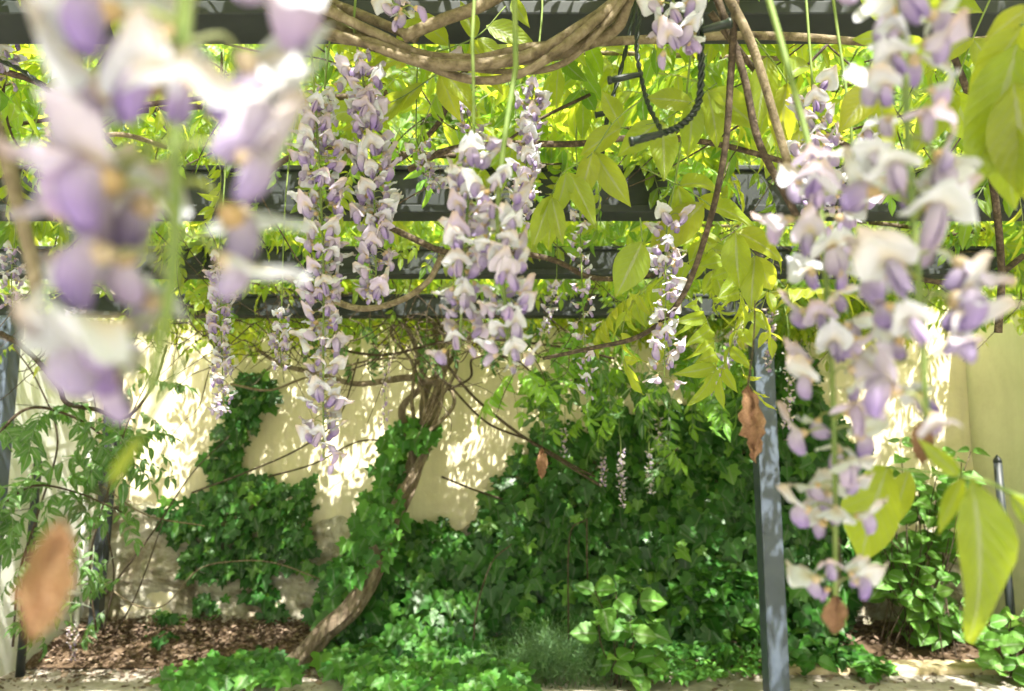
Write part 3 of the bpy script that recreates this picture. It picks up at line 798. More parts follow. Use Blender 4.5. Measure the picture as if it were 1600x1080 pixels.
for (gx, gy, gw, gh) in GAPS:
    e = ((wx-gx)/gw)**2+((wy-gy)/gh)**2
    keep &= ~((e < 1.1) & (rng.random(NC) < 0.8))
dist = np.linalg.norm(pc-C0, axis=1)
ppx = 800+FPX*((pc-C0)@CR)/np.maximum(0.05, (pc-C0)@CF); ppy = 540-FPX*((pc-C0)@CU)/np.maximum(0.05, (pc-C0)@CF)
keep &= dist > 0.75
pc = pc[keep]; n = len(pc)
yaw = rng.uniform(0, 6.28, n); pit = rng.normal(-0.1, 0.35, n); rol = rng.normal(0, 0.45, n); sc = rng.uniform(0.8, 1.25, n)
MM = yaw_m(yaw, pit, rol, sc); kind = rng.integers(0, 10, n); rr = rng.random(n)
infr = (np.abs(ppx[keep]-800) < 820) & (ppy[keep] > -20) & ((pc-C0)@CF > 0.3)
size = np.where(infr & (kind < 8), 1/np.linalg.norm(pc-C0, axis=1), 0)
own = np.zeros(n, bool); own[np.argsort(-size)[:105]] = True
for i in np.where(own)[0]:
    o = put('compound_leaf', me_hi(int(kind[i]), M_YOUNG if rng.random() < .5 else M_CAN), vine, mat4(MM[i], pc[i]))
parts = []
for k in range(10):
    s = (kind == k) & ~own
    if s.any(): parts.append(batch(COMP_LOW[k], MM[s], pc[s], rr[s]))
stuff(put('canopy_leaves', mk('canopy_leaves', *cat_t(parts), [M_CAN]), vine))

# ---- hanging fresh foliage in front of the ivy (centre) and sprays below the beams
cnt = 0
def spray(px, py, d, mat, par, s=1.0, yaw=None, pitch=None):
    global cnt
    k = int(rng.integers(0, 8)); cnt += 1
    a = rng.uniform(0, 6.28) if yaw is None else yaw
    M = yaw_m(np.array([a]), np.array([rng.normal(-0.75, .3) if pitch is None else pitch]), np.array([rng.normal(0, .4)]), np.array([s]))[0]
    return put('compound_leaf', me_hi(k, mat), par, mat4(M, P(px, py, d)))
for i in range(95):
    px = rng.uniform(800, 1150); top = 500+ (60 if px < 880 else 0)
    lim = 580+110*math.exp(-((px-1000)/85)**2)
    py = rng.uniform(top, lim)
    spray(px, py, rng.uniform(3.6, 4.35), M_SHADE if rng.random() < .3 else M_FRESH_SUNLIT, vine, rng.uniform(1.15, 1.55), pitch=rng.normal(-0.8, .3))
for i in range(22):
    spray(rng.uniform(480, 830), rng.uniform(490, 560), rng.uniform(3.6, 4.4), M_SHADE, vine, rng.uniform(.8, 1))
for i in range(16):
    spray(rng.uniform(1010, 1260), rng.uniform(360, 500), rng.uniform(1.2, 2.2), M_YOUNG, vine, rng.uniform(.8, 1))
for k in range(54):   # foliage spilling over the front of the beams
    b = int(rng.choice([1, 1, 1, 2, 2, 3])); y = by[b]-rng.uniform(.05, .16); x = rng.uniform(-1.0, 1.0)*(y*.68)
    q = topix((x, y, BZ+rng.uniform(.1, .2)))
    spray(q[0], q[1], q[2], M_CAN if rng.random() < .5 else M_FRESH_SUNLIT, vine, rng.uniform(.7, 1.0), pitch=rng.normal(-.9, .3))
for i in range(12):
    spray(rng.uniform(20, 480), rng.uniform(430, 560), rng.uniform(2.4, 3.6), M_CAN, vine, rng.uniform(.8, 1))

# ---- near leaves drawn one by one: rachis and its leaflets (base, tip in the picture, depth)
def near_leaf(rach, leaflets, mat, par, wid=1.0, rr_=0.0011, tilt=0.35):
    pts = pxp(rach)
    st = put('compound_leaf', mk('leaf_stalk', *tube_t(smooth_path(pts, 6), [rr_, rr_*0.7], 6, col=(.2, .5, .5)), [M_TWIG]), par)
    for (x0, y0, x1, y1, d) in leaflets:
        a = P(x0, y0, d); b = P(x1, y1, d+random.uniform(-.02, .02)*d)
        L = np.linalg.norm(b-a)
        z = -ray(x0, y0)*random.uniform(.5, 1)+np.array((random.uniform(-1, 1)*tilt, 0, random.uniform(0, 1)*tilt*1.6))
        M = frame(b-a, z); w = random.uniform(.9, 1.15)*wid
        M = M*L; M[:, 0] *= w
        k = random.randrange(4)
        if (k, mat.name) not in LEAF_ME: LEAF_ME[(k, mat.name)] = mk('leaflet', *T_LEAFLET[k], [mat])
        put('leaflet', LEAF_ME[(k, mat.name)], st, mat4(M, a))
LEAF_ME = {}
near_leaf([(1010, 150, .9), (960, 190, .88), (925, 240, .86), (880, 270, .86), (862, 305, .86)],
          [(926, 236, 905, 325, .86), (930, 238, 985, 330, .87), (888, 268, 935, 355, .86), (885, 270, 872, 350, .85), (862, 306, 830, 390, .86), (862, 308, 880, 385, .85), (866, 306, 852, 398, .86), (925, 238, 970, 300, .88)], M_YOUNG, vine)
near_leaf([(1000, 340, .9), (1004, 378, .9)], [(1004, 378, 962, 466, .9)], M_YOUNG, vine, 1.35)
near_leaf([(500, 20, 1.0), (580, 60, .98), (650, 85, .96), (740, 60, .96), (790, 10, .96)],
          [(650, 84, 560, 108, .95), (655, 90, 726, 110, .95), (690, 108, 752, 178, .95), (740, 62, 725, -10, .96), (745, 60, 795, 95, .96), (735, 64, 792, 140, .97), (620, 60, 690, 20, .97), (700, 70, 640, 10, .98), (800, 0, 822, 36, .96), (760, 40, 850, 70, .98)], M_YOUNG, vine, 1.1)
near_leaf([(690, 110, 1.0), (640, 145, 1.0), (600, 165, 1.0)], [(640, 146, 560, 200, 1.0), (660, 130, 610, 178, 1.0), (600, 165, 500, 180, 1.05), (690, 112, 712, 200, 1.0)], M_YOUNG, vine)
near_leaf([(1000, 260, 1.0), (1060, 290, 1.0), (1120, 330, 1.0), (1180, 400, 1.02)],
          [(1060, 290, 1075, 390, 1.0), (1062, 290, 1140, 270, 1.0), (1110, 322, 1200, 345, 1.0), (1100, 318, 1010, 400, 1.0), (1150, 362, 1150, 460, 1.0), (1150, 362, 1240, 400, 1.0), (1180, 400, 1170, 490, 1.02), (1180, 400, 1215, 470, 1.02), (1090, 310, 1165, 335, 1.02)], M_YOUNG, vine, 1.15)
near_leaf([(1120, 130, .95), (1080, 160, .95), (1030, 190, .95), (970, 200, .96)],
          [(1080, 160, 1010, 150, .95), (1080, 160, 1085, 245, .95), (1030, 190, 960, 245, .95), (1035, 190, 1040, 280, .95), (970, 200, 900, 240, .96), (970, 200, 940, 130, .96), (1110, 140, 1190, 200, .95), (1105, 140, 1130, 230, .95)], M_YOUNG, vine, 1.15)
near_leaf([(1180, 60, .9), (1230, 130, .9), (1250, 200, .92)], [(1200, 90, 1180, 200, .9), (1225, 125, 1290, 60, .9), (1230, 130, 1210, 250, .9), (1250, 200, 1240, 310, .92), (1245, 190, 1310, 260, .92)], M_YOUNG, vine)
near_leaf([(1620, -10, .5), (1590, 60, .47), (1585, 130, .46), (1570, 210, .46)],
          [(1600, 40, 1500, 170, .46), (1590, 70, 1530, 300, .45), (1585, 130, 1610, 330, .44), (1575, 190, 1570, 345, .45), (1610, 10, 1540, 60, .48), (1600, 100, 1660, 250, .45)], M_YOUNG, vine, 1.1, 0.0016)
near_leaf([(1640, 790, .38), (1590, 775, .375), (1540, 752, .37), (1500, 745, .37)],
          [(1518, 748, 1572, 1060, .355), (1505, 746, 1462, 835, .37), (1580, 772, 1640, 850, .37), (1500, 745, 1440, 690, .38)], M_YOUNG, vine, .74, 0.0014)
near_leaf([(1480, 740, .5), (1420, 735, .5), (1385, 730, .5)], [(1388, 730, 1318, 905, .5), (1395, 732, 1325, 775, .52), (1420, 735, 1390, 830, .52)], M_YOUNG, vine, 1.1)
near_leaf([(1430, -30, .7), (1400, 60, .7), (1370, 140, .72)], [(1400, 60, 1330, 60, .7), (1400, 60, 1470, 130, .7), (1380, 120, 1310, 200, .72), (1370, 140, 1390, 240, .72), (1420, 0, 1500, 30, .7), (1410, 40, 1340, -20, .7)], M_YOUNG, vine, 1.2)
near_leaf([(1560, -30, .8), (1520, 60, .8), (1490, 140, .82)], [(1520, 60, 1450, 90, .8), (1520, 60, 1580, 140, .8), (1490, 140, 1430, 230, .82), (1490, 140, 1520, 250, .82), (1535, 20, 1470, -10, .8)], M_YOUNG, vine, 1.2)
# near blurred stem at the left edge
vtube('twig', pxp([(-40, 120, .3), (5, 230, .3), (28, 320, .3), (48, 400, .3), (60, 480, .3)]), [.0035, .0025], M_VINE, vine, 8)
near_leaf([(290, 560, .22), (240, 640, .21), (215, 690, .2)], [(222, 682, 158, 770, .2)], M_YOUNG, vine, 0.55)

# ---- young shoots on the left wall
shoot = thing('wisteria_shoots', 'dark green wisteria shoots climbing wires in front of the white side wall', 'climber', (LX+0.3, 3.6, 0))
SH = [[(-20, 700, 2.6), (40, 640, 2.6), (110, 650, 2.7), (170, 690, 2.9), (210, 740, 3.2)],
      [(20, 1010, 3.6), (30, 900, 3.5), (60, 800, 3.4), (90, 690, 3.3), (60, 600, 3.2), (20, 540, 3.1)],
      [(150, 985, 4.0), (140, 880, 3.9), (170, 760, 3.8), (200, 660, 3.8), (240, 580, 3.8)],
      [(-10, 800, 2.8), (50, 760, 2.8), (120, 770, 2.9), (190, 800, 3.1)],
      [(160, 990, 4.4), (178, 900, 4.35), (165, 800, 4.35), (190, 700, 4.3), (175, 600, 4.3)],
      [(165, 930, 4.3), (240, 830, 4.3), (300, 740, 4.35), (360, 680, 4.4)],
      [(180, 990, 4.5), (215, 925, 4.5), (255, 815, 4.5)]]
for s in SH:
    vtube('stem', pxp(s), [.006, .003], M_VINED, shoot, 6, 0.05, 2, 8)
for i in range(70):
    s = SH[int(rng.choice([0, 0, 1, 1, 2, 3, 3, 4]))]; j = rng.integers(0, len(s)-1); t = rng.random()
    q = [s[j][c]*(1-t)+s[j+1][c]*t for c in range(3)]
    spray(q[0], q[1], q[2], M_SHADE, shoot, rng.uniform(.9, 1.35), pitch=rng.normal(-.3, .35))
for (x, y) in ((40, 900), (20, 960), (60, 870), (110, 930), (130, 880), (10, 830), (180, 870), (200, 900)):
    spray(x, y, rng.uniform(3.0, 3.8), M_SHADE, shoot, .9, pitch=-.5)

# ------------------------------------------------------------------ flower clusters
GROUP = 'wisteria flower clusters hanging from the pergola'
GOLD = 2.39996
def cluster(label, stem, t0, n, fs, seed, split=False, low=False, azs=None, budtip=3, spread=1.0, rad=0.0013, top=True, broad=1.0):
    """stem: picture points with depth; flowers sit from fraction t0 of the stalk to its end"""
    r = np.random.default_rng(seed)
    pts = [P(*s) for s in stem]
    path = smooth_path(pts, 10)
    if top:   # carry the stalk up to the vines overhead
        p = path[0]
        if p[2] < BZ+0.12 and not low:
            path = np.vstack([smooth_path([np.array((p[0]+r.uniform(-.03, .03), p[1]+0.02, BZ+0.16)), np.array((p[0]+r.uniform(-.01, .01), p[1]+.008, (p[2]+BZ+0.16)/2)), p], 5)[:-1], path])
            extra = 10
        else:
            path = np.vstack([[p+np.array((r.uniform(-.02, .02), .01, .12))], [p+np.array((r.uniform(-.01, .01), .005, .06))], path]); extra = 2
    else: extra = 0
    root = thing('wisteria_flower_cluster', label, 'flower cluster', path[0], GROUP)
    put('stalk', mk('stalk', *tube_t(path, [rad*1.3, rad*1.1, rad*0.75], 7, col=(0.16, 0.22, 0.06)), [M_TWIG]), root)
    main = path[extra:]
    seg = np.r_[0, np.cumsum(np.linalg.norm(np.diff(main, axis=0), axis=1))]; seg /= seg[-1]
    Ms, Ls, ks = [], [], []
    for i in range(n):
        t = t0+(1-t0)*((i+0.5)/n)
        if azs is not None: t, az, sc0 = azs[i]
        else: az = i*GOLD+r.normal(0, .5); sc0 = 1.0; t = min(1, max(t0, t+r.normal(0, .35/n)))
        q = np.array([np.interp(t, seg, main[:, c]) for c in range(3)])
        o = np.array((math.cos(az), math.sin(az), r.normal(-0.1, .33)))
        z = np.array((r.normal(0, .3), r.normal(0, .3), 1.0))
        x = nrm(o); y = nrm(np.cross(z, x)); zz = np.cross(x, y)
        s = fs*sc0*(r.uniform(.78, 1.16) if azs is not None else r.uniform(.62, 1.16))*(1-0.12*max(0, t-0.7)/0.3)
        M = np.stack([x*spread, y, zz], -1)*s
        Ms.append(M); Ls.append(q); ks.append((i >= n-budtip) and azs is None)
    if low:
        V = batch(T_FLOW[0], np.array(Ms), np.array(Ls), np.zeros(n))
        stuff(put('blossoms', mk('blossoms', *V, [M_PETAL]), root))
    else:
        for M, q, b in zip(Ms, Ls, ks):
            if b and r.random() < .6:
                put('flower_bud', BUD[r.integers(2)]['me'], root, mat4(M, q)); continue
            f = FL[r.integers(len(FL))]
            if split:
                o = put('flower', f['ped'], root, mat4(M, q))
                put('banner_petal', f['ban'], o, mat4(M*broad, q-M[:, 0]*.0155*(broad-1))); put('keel', f['keel'], o, mat4(M/broad**.6, q-M[:, 0]*.0155*(broad**-.6-1)))
            else: put('flower', f['me'], root, mat4(M, q))
    return root
pi = math.pi
# the big soft one at the left
AZ1 = [(.0, 2.7, .95), (.02, .6, .9), (.08, 3.2, .95), (.1, 4.8, .62), (.14, 2.2, .9), (.18, .2, 1.0), (.22, 3.9, .75), (.26, .9, .95), (.3, 2.6, 1.0), (.33, 5.2, .66), (.36, .3, .95), (.38, 3.3, .95), (.43, 4.5, .62), (.46, 2.7, 1.05), (.48, .2, 1.0), (.52, 3.5, .95), (.55, 1.2, .9), (.58, 2.4, 1.0), (.63, 3.9, .78), (.66, .5, .8), (.7, 2.9, 1.0), (.76, 3.4, 1.0), (.8, 2.3, 1.0), (.85, 4.2, .8), (.88, 2.9, 1.05), (.94, 3.5, 1.0), (.98, 2.6, 1.0)]
cluster('broad-petalled white and violet wisteria cluster hanging above the orange dry leaf', [(300, -120, .178), (290, 0, .178), (276, 200, .176), (270, 420, .174), (235, 620, .172)], 0, len(AZ1), 1.12, 1, True, azs=AZ1, rad=.0017, broad=1.06)
cluster('dense white wisteria cluster beside large yellow-green leaves at the pale cream wall', [(1395, -160, .33), (1408, 0, .325), (1420, 250, .315), (1438, 480, .305), (1448, 660, .3)], .12, 40, 1.0, 2, True, budtip=0, rad=.0016)
cluster('long wisteria cluster with violet keels ending beside the grey metal post', [(1190, -40, .46), (1235, 120, .44), (1278, 300, .42), (1298, 560, .4), (1305, 760, .395), (1305, 930, .39)], .33, 46, .94, 3, True, budtip=2, rad=.0016)
cluster('longest slender wisteria cluster, tip level with the sunlit patch on the wall', [(482, 20, .88), (495, 200, .86), (505, 400, .84), (505, 560, .82), (505, 715, .8)], .2, 135, 0.9, 4)
cluster('wisteria cluster hanging in front of main beam below the twisted vine bundle', [(552, 40, .9), (572, 160, .89), (585, 320, .87), (588, 475, .86)], .12, 108, .92, 5)
cluster('plump pale pink wisteria cluster on a thick green stalk under the twisted vine', [(806, 105, .6), (788, 220, .59), (778, 330, .58), (787, 450, .57), (798, 572, .565)], .4, 46, .82, 6, True, rad=.0019)
cluster('full pale wisteria cluster touching the thick-stalked one', [(738, 60, .64), (740, 200, .63), (728, 360, .62), (718, 545, .61)], .34, 52, .82, 7, True)
cluster('narrow dense wisteria cluster crossing the main beam behind the thick green stalk', [(838, 110, 1.1), (828, 180, 1.1), (822, 270, 1.08), (812, 350, 1.07)], .1, 76, .82, 8)
cluster('thin loose wisteria cluster with gaps, ending in white flowers before the fresh foliage', [(905, 300, 1.6), (908, 400, 1.55), (912, 500, 1.5), (918, 620, 1.5)], .05, 40, .85, 9)
cluster('wisteria cluster crossed by the curved brown vine before the back beam', [(1080, 80, 1.0), (1062, 240, 1.0), (1042, 360, 1.0), (1040, 470, .98), (1038, 590, .97)], .5, 48, .95, 10)
cluster('slender wisteria cluster hanging over the dark ivy patch on the wall', [(342, 395, 1.45), (345, 500, 1.4), (350, 650, 1.4)], .03, 92, .82, 11)
cluster('short white wisteria cluster beside the dark green string light cable', [(1050, -60, .72), (1052, 10, .71), (1050, 85, .7)], .3, 16, 1.0, 12, True)
cluster('greyish wisteria cluster in the leaves beside the black cable', [(98, 120, 1.25), (95, 190, 1.25), (98, 262, 1.25)], .02, 34, .9, 13)
cluster('small wisteria cluster against the white side wall under the third beam', [(22, 385, 1.7), (18, 430, 1.7), (20, 480, 1.7)], .05, 26, .9, 14)
cluster('loose wisteria cluster in the leaves just below the twisted vine', [(700, 60, 1.2), (715, 140, 1.2), (745, 220, 1.2)], .2, 28, .9, 15)
cluster('small leaning wisteria cluster across the main beam with a bare tip', [(650, 215, 1.35), (665, 260, 1.35), (690, 296, 1.34)], .1, 20, .85, 16)
cluster('tilted wisteria cluster hanging beside the top of the grey post', [(1150, 500, 2.3), (1138, 560, 2.28), (1112, 618, 2.25)], .05, 40, 1.0, 17)
cluster('faint wisteria cluster against the sunlit wall near the trunk', [(606, 560, 3.0), (602, 600, 3.0), (600, 670, 3.0)], 0, 30, 1.0, 18, low=True)
cluster('white wisteria cluster overlapping the upper grey post', [(1202, 470, 2.8), (1203, 520, 2.8), (1203, 580, 2.8)], .05, 34, 1.0, 19, low=True)
cluster('wisteria cluster in the cream gap right beside the grey post', [(1232, 520, 2.8), (1232, 600, 2.8), (1231, 670, 2.8)], .1, 34, 1.0, 20, low=True)
cluster('shortest of the three small wisteria clusters hanging before the ivy wall', [(942, 700, 3.7), (943, 730, 3.7), (944, 760, 3.7)], .2, 26, .95, 21, low=True)
cluster('longest of the three small wisteria clusters hanging before the ivy wall', [(970, 690, 3.7), (970, 740, 3.7), (974, 792, 3.7)], .15, 40, .95, 22, low=True)
cluster('middle-length one of three small wisteria clusters hanging before the ivy wall', [(1014, 690, 3.7), (1015, 730, 3.7), (1016, 772, 3.7)], .15, 32, .95, 23, low=True)
cluster('tiny wisteria cluster among fresh leaves above the ivy, next to three larger ones', [(1028, 640, 3.7), (1029, 670, 3.7), (1030, 698, 3.7)], .2, 18, .9, 24, low=True)
cluster('tiny wisteria cluster hanging from a brown twig over the ivy', [(883, 640, 3.8), (882, 670, 3.8), (881, 712, 3.8)], .3, 16, .9, 25, low=True)
cluster('small wisteria cluster lying low over the dry leaf litter', [(108, 940, 4.05), (113, 990, 4.05), (115, 1032, 4.05)], .4, 26, .95, 26, low=True)
cluster('short wisteria cluster beside the longest slender one', [(440, 480, 1.6), (436, 520, 1.6), (440, 575, 1.6)], .05, 26, .85, 27)
cluster('sparse upper wisteria cluster beside the longest slender one, above the main beam', [(512, 90, 1.1), (505, 170, 1.1), (508, 255, 1.1)], .25, 26, .9, 28)
cluster('dim wisteria cluster under the back beam among bare twigs', [(870, 430, 2.2), (862, 470, 2.2), (850, 520, 2.2)], .1, 26, .9, 29)
cluster('leafy-shaded wisteria cluster between the brown stems and the dense white one', [(1268, 110, .85), (1272, 200, .85), (1268, 330, .84)], .1, 36, .95, 30)
cluster('wisteria cluster tucked behind the dense white one near the main beam', [(1330, 200, .75), (1332, 270, .75), (1322, 350, .74)], .1, 24, .95, 31)
cluster('faded wisteria cluster in leaves at the white side wall', [(14, 20, 1.3), (12, 70, 1.3), (10, 130, 1.3)], .2, 22, .95, 32)
cluster('wisteria cluster dangling under the third beam near the white side wall', [(122, 430, 1.9), (120, 470, 1.9), (118, 512, 1.9)], .2, 20, .85, 33)
cluster('few-flowered wisteria cluster above the twisted vine bundle', [(600, -40, .8), (612, 0, .8), (640, 26, .8)], .3, 8, 1.0, 34)

# ------------------------------------------------------------------ dry leaves
def dry_me(seed, w, mat):
    r = np.random.default_rng(seed)
    V, F, C = blade(16, 10, w, 0.75, 0.5, 2.0, 0.09, 0.06, seed, 0.3)
    V = V+0.035*np.stack([wav(V[:, 0]*9, V[:, 1]*9, 1, seed), wav(V[:, 1]*7, V[:, 0]*12, 1, seed+1)*.3, wav(V[:, 0]*14, V[:, 1]*8, 1, seed+2)*1.6], -1)
    V = V+0.02*np.stack([wav(V[:, 1]*26, V[:, 0]*20, 1, seed+4), V[:, 0]*0, wav(V[:, 0]*30, V[:, 1]*24, 1, seed+5)], -1)
    V[:, 2] += 0.16*np.sin(V[:, 1]*6)*np.sign(V[:, 0])*np.abs(V[:, 0])*4
    return mk('dry_leaf', V, F, C, [mat])
def dry(label, x0, y0, x1, y1, d, w, mat, seed, up=None):
    a, b = P(x0, y0, d), P(x1, y1, d)
    root = thing('dry_leaf', label, 'dry leaf', a)
    M = frame(b-a, -ray(x0, y0))*np.linalg.norm(b-a)
    put('blade', dry_me(seed, w, mat), root, mat4(M, a))
    top = a+np.array((0.004, 0.003, 0.05*d+0.01)) if up is None else P(*up)
    put('petiole', mk('petiole', *tube_t(smooth_path([a+(b-a)*.03, a*.5+top*.5+np.array((.003*d, 0, 0)), top], 5), [.0009, .0007], 5), [M_VINED]), root)
    return root
dry('orange dry leaf hanging in front of the white side wall', 92, 815, 40, 1045, .165, .16, M_ORANGE, 3, (165, 762, .2))
dry('crumpled brown dry leaf beside the grey metal post', 1168, 600, 1186, 742, .62, .13, M_DRY, 5, (1180, 470, .66))
dry('small shrivelled leaf at the tip of the longest violet-keeled cluster', 1308, 930, 1300, 1002, .4, .25, M_DRY, 7)
dry('small brown dead leaf under the dense white cluster by the pale cream wall', 1444, 655, 1440, 735, .42, .2, M_DRY, 9)
dry('thin brown dry leaf hanging in front of the ivy', 846, 700, 848, 756, 2.4, .15, M_DRY, 11)

# ------------------------------------------------------------------ string light cables
def cable(label, runs, socks, loc):
    root = thing('string_light_cable', label, 'cable', loc)
    for k, (pts, r) in enumerate(runs):
        c = smooth_path(pxp(pts), 24)
        T = nrm(np.gradient(c, axis=0)); S = nrm(np.cross(T, (0.3, 1, 0.1))); B = np.cross(T, S)
        ph = np.arange(len(c))*0.55
        tt = [tube_t(c+r*0.62*(np.cos(ph+o)[:, None]*S+np.sin(ph+o)[:, None]*B), r*0.72, 6) for o in (0, math.pi)]
        put('cable_run', mk('cable_run', *cat_t(tt), [M_CABLE]), root)
    for (x0, y0, x1, y1, d, r) in socks:
        a, b = P(x0, y0, d), P(x1, y1, d)
        q = np.array([a, a*.96+b*.04, a*.5+b*.5, a*.12+b*.88, a*.1+b*.9, b])
        put('lamp_socket', mk('lamp_socket', *tube_t(q, [r*.55, r*.75, r, r, r*1.25, r*1.25], 12), [M_CABLE]), root)
cable('dark green twisted string light cable looping down beside short white cluster', 
      [([(1098, -60, .74), (1094, 40, .74), (1096, 110, .74), (1090, 165, .74), (1065, 195, .74), (1030, 210, .74), (985, 222, .74)], .0030),
       ([(1010, -40, .8), (995, 60, .8), (1002, 120, .79), (1014, 165, .77), (1034, 205, .74)], .0022)],
      [(1096, 48, 1142, 36, .735, .0042), (1036, 208, 984, 222, .735, .0040), (1002, 116, 950, 126, .785, .0036)], P(1098, -60, .74))
cable('thin black string light cable hanging behind the curved vine', [([(1000, -30, 1.05), (975, 90, 1.05), (950, 180, 1.05), (940, 250, 1.05)], .0026)], [(950, 176, 930, 180, 1.045, .004)], P(1000, -30, 1.05))
cable('black string light cable with socket in leaves near the white side wall', [([(-40, 80, 1.1), (30, 108, 1.1), (80, 145, 1.1), (135, 185, 1.1), (180, 230, 1.12)], .003)], [(112, 172, 122, 140, 1.095, .0042)], P(-40, 80, 1.1))

# ------------------------------------------------------------------ ivy and other plants
def inpoly(x, y, poly):
    poly = np.asarray(poly, float); ins = np.zeros(len(x), bool); n = len(poly)
    for i in range(n):
        x0, y0 = poly[i]; x1, y1 = poly[(i+1) % n]
        c = ((y0 > y) != (y1 > y)) & (x < (x1-x0)*(y-y0)/((y1-y0)+1e-9)+x0)
        ins ^= c
    return ins
def edgedist(x, y, poly):
    poly = np.asarray(poly, float); d = np.full(len(x), 1e9); n = len(poly)
    for i in range(n):
        a = poly[i]; b = poly[(i+1) % n]; ab = b-a
        t = np.clip(((x-a[0])*ab[0]+(y-a[1])*ab[1])/(ab@ab+1e-9), 0, 1)
        d = np.minimum(d, np.hypot(x-a[0]-t*ab[0], y-a[1]-t*ab[1]))
    return d
def ivy(root, poly, n, thick, size, mat, own_n=300, seed=1, Ts=T_IVY, zmin=0.11, ground=False, jit=0.05, tipdown=1.0, holes=False):
    r = np.random.default_rng(seed)
    poly = np.asarray(poly, float); lo, hi = poly.min(0), poly.max(0)
    x = r.uniform(lo[0]-10, hi[0]+10, n*6); y = r.uniform(lo[1]-10, hi[1]+10, n*6)
    ed = edgedist(x, y, poly)+6*wav(x, y, .06, seed); s = inpoly(x, y, poly)
    s = (s & (ed > 2)) | (~s & (ed < 5) & (r.random(n*6) < .25))
    x, y = x[s][:n], y[s][:n]; n = len(x)
    ed = np.minimum(edgedist(x, y, poly), 60)/60
    lay = r.random(n)                       # 1 = outermost
    if holes:
        ok = ~((lay > .3) & (wav(x, y, .075, seed+3)+.6*wav(x, y, .16, seed+4) > .42))
        x, y, ed, lay = x[ok], y[ok], ed[ok], lay[ok]; n = len(x)
    t = thick(x, y, ed)*(0.35+0.65*lay)+r.normal(0, jit*.3, n)+0.02
    Y = WALLY-0.03-np.maximum(t, 0.02)
    rays = CF[None]+np.outer((x-800)/FPX, CR)+np.outer((540-y)/FPX, CU)
    k = Y/rays[:, 1]; p = C0+rays*k[:, None]
    low = p[:, 2] < zmin+0.1*r.random(n)
    zt = zmin+0.09*r.random(n)
    k2 = (zt-CAMZ)/rays[:, 2]
    p[low] = (C0+rays*k2[:, None])[low]
    gz = np.clip(1-p[:, 2]/0.35, 0, 1) if ground else np.zeros(n)
    z = np.stack([r.normal(0, .38, n), -np.ones(n)*(1-.55*gz)+r.normal(0, .2, n), .3+.9*gz+r.normal(0, .35, n)], -1)
    yv = np.stack([r.normal(0, .55, n), -.35*np.ones(n)-.5*gz+r.normal(0, .2, n), -tipdown*(1-gz)+r.normal(0, .35, n)], -1)
    sz = size*r.uniform(.6, 1.25, n)*(0.8+.3*lay)
    M = frame(yv, z)*sz[:, None, None]
    M[:, :, 0] *= r.uniform(.85, 1.15, n)[:, None]
    kind = r.integers(0, len(Ts), n)
    own = np.zeros(n, bool); own[np.argsort(-(lay+sz*4+r.random(n)*.15))[:own_n]] = True
    mes = [mk('leaf', *T, [mat]) for T in Ts]
    for i in np.where(own)[0]: put('leaf', mes[kind[i]], root, mat4(M[i], p[i]))
    parts = [batch(Ts[q], M[(kind == q) & ~own], p[(kind == q) & ~own], r.random(((kind == q) & ~own).sum())) for q in range(len(Ts)) if ((kind == q) & ~own).any()]
    if parts: stuff(put('leaves', mk('leaves', *cat_t(parts), [mat]), root))
    return p
BIG = [(488, 985), (505, 895), (545, 852), (600, 870), (625, 815), (690, 812), (735, 835), (762, 770), (800, 712), (850, 668), (930, 640), (1040, 640), (1110, 625), (1150, 570), (1180, 540), (1245, 530), (1300, 640), (1350, 700), (1360, 800), (1330, 940), (1300, 1000), (1190, 1010), (1000, 1030), (800, 1030), (600, 1030), (500, 1030)]
def thick_big(x, y, ed):
    b = np.clip((y-640)/330, 0, 1)
    return (0.06+0.42*b**1.5)*(0.35+.65*np.sqrt(np.clip(ed*2, 0, 1)))+0.10*wav(x, y, .021, 3)+.05*wav(x, y, .06, 5)
r1 = thing('ivy', 'broad dark green ivy covering the cream wall behind the grey post', 'ivy', (0.4, WALLY-.1, 0))
ivy(r1, BIG, 6400, thick_big, .095, M_IVY, 300, 11, holes=True)
for pts in ([(917, 810, 4.25), (917, 860, 4.25), (918, 905, 4.3)], [(888, 1000, 4.2), (890, 840, 4.25), (915, 812, 4.25)], [(740, 1000, 4.2), (745, 950, 4.2), (768, 880, 4.25), (800, 850, 4.3)]):
    vtube('stem', pyp(pts), [.005, .004], M_VINED, r1, 6)
LEFT = [(372, 580), (428, 575), (432, 620), (398, 660), (372, 712), (395, 742), (440, 752), (492, 738), (494, 782), (470, 812), (492, 850), (492, 892), (455, 880), (428, 850), (418, 905), (442, 955), (428, 982), (396, 940), (376, 890), (345, 915), (300, 905), (278, 890), (300, 850), (268, 838), (240, 790), (300, 782), (330, 752), (322, 715), (345, 650)]
r2 = thing('ivy', 'ragged dark ivy patch climbing the cream wall by the left corner', 'ivy', PY(380, 960, WALLY-.05))
ivy(r2, LEFT, 1000, lambda x, y, ed: .05+.11*ed+.03*wav(x, y, .05, 9), .078, M_IVY, 260, 12, holes=True)
TRK = [(520, 940), (525, 880), (545, 850), (560, 790), (590, 745), (598, 690), (620, 655), (650, 650), (682, 668), (672, 690), (640, 710), (640, 760), (622, 800), (618, 850), (600, 880), (575, 875), (550, 915)]
r3 = thing('ivy', 'fresh green ivy wrapped around the wisteria trunk', 'ivy', PY(600, 860, 4.5))
ivy(r3, TRK, 330, lambda x, y, ed: .56+.16*ed+.1*np.clip((y-700)/150,0,1), .085, M_IVYL, 290, 13)
FOOT = [(545, 1010), (590, 985), (640, 965), (720, 985), (800, 1000), (830, 1075), (700, 1085), (600, 1075), (530, 1055), (500, 1042)]
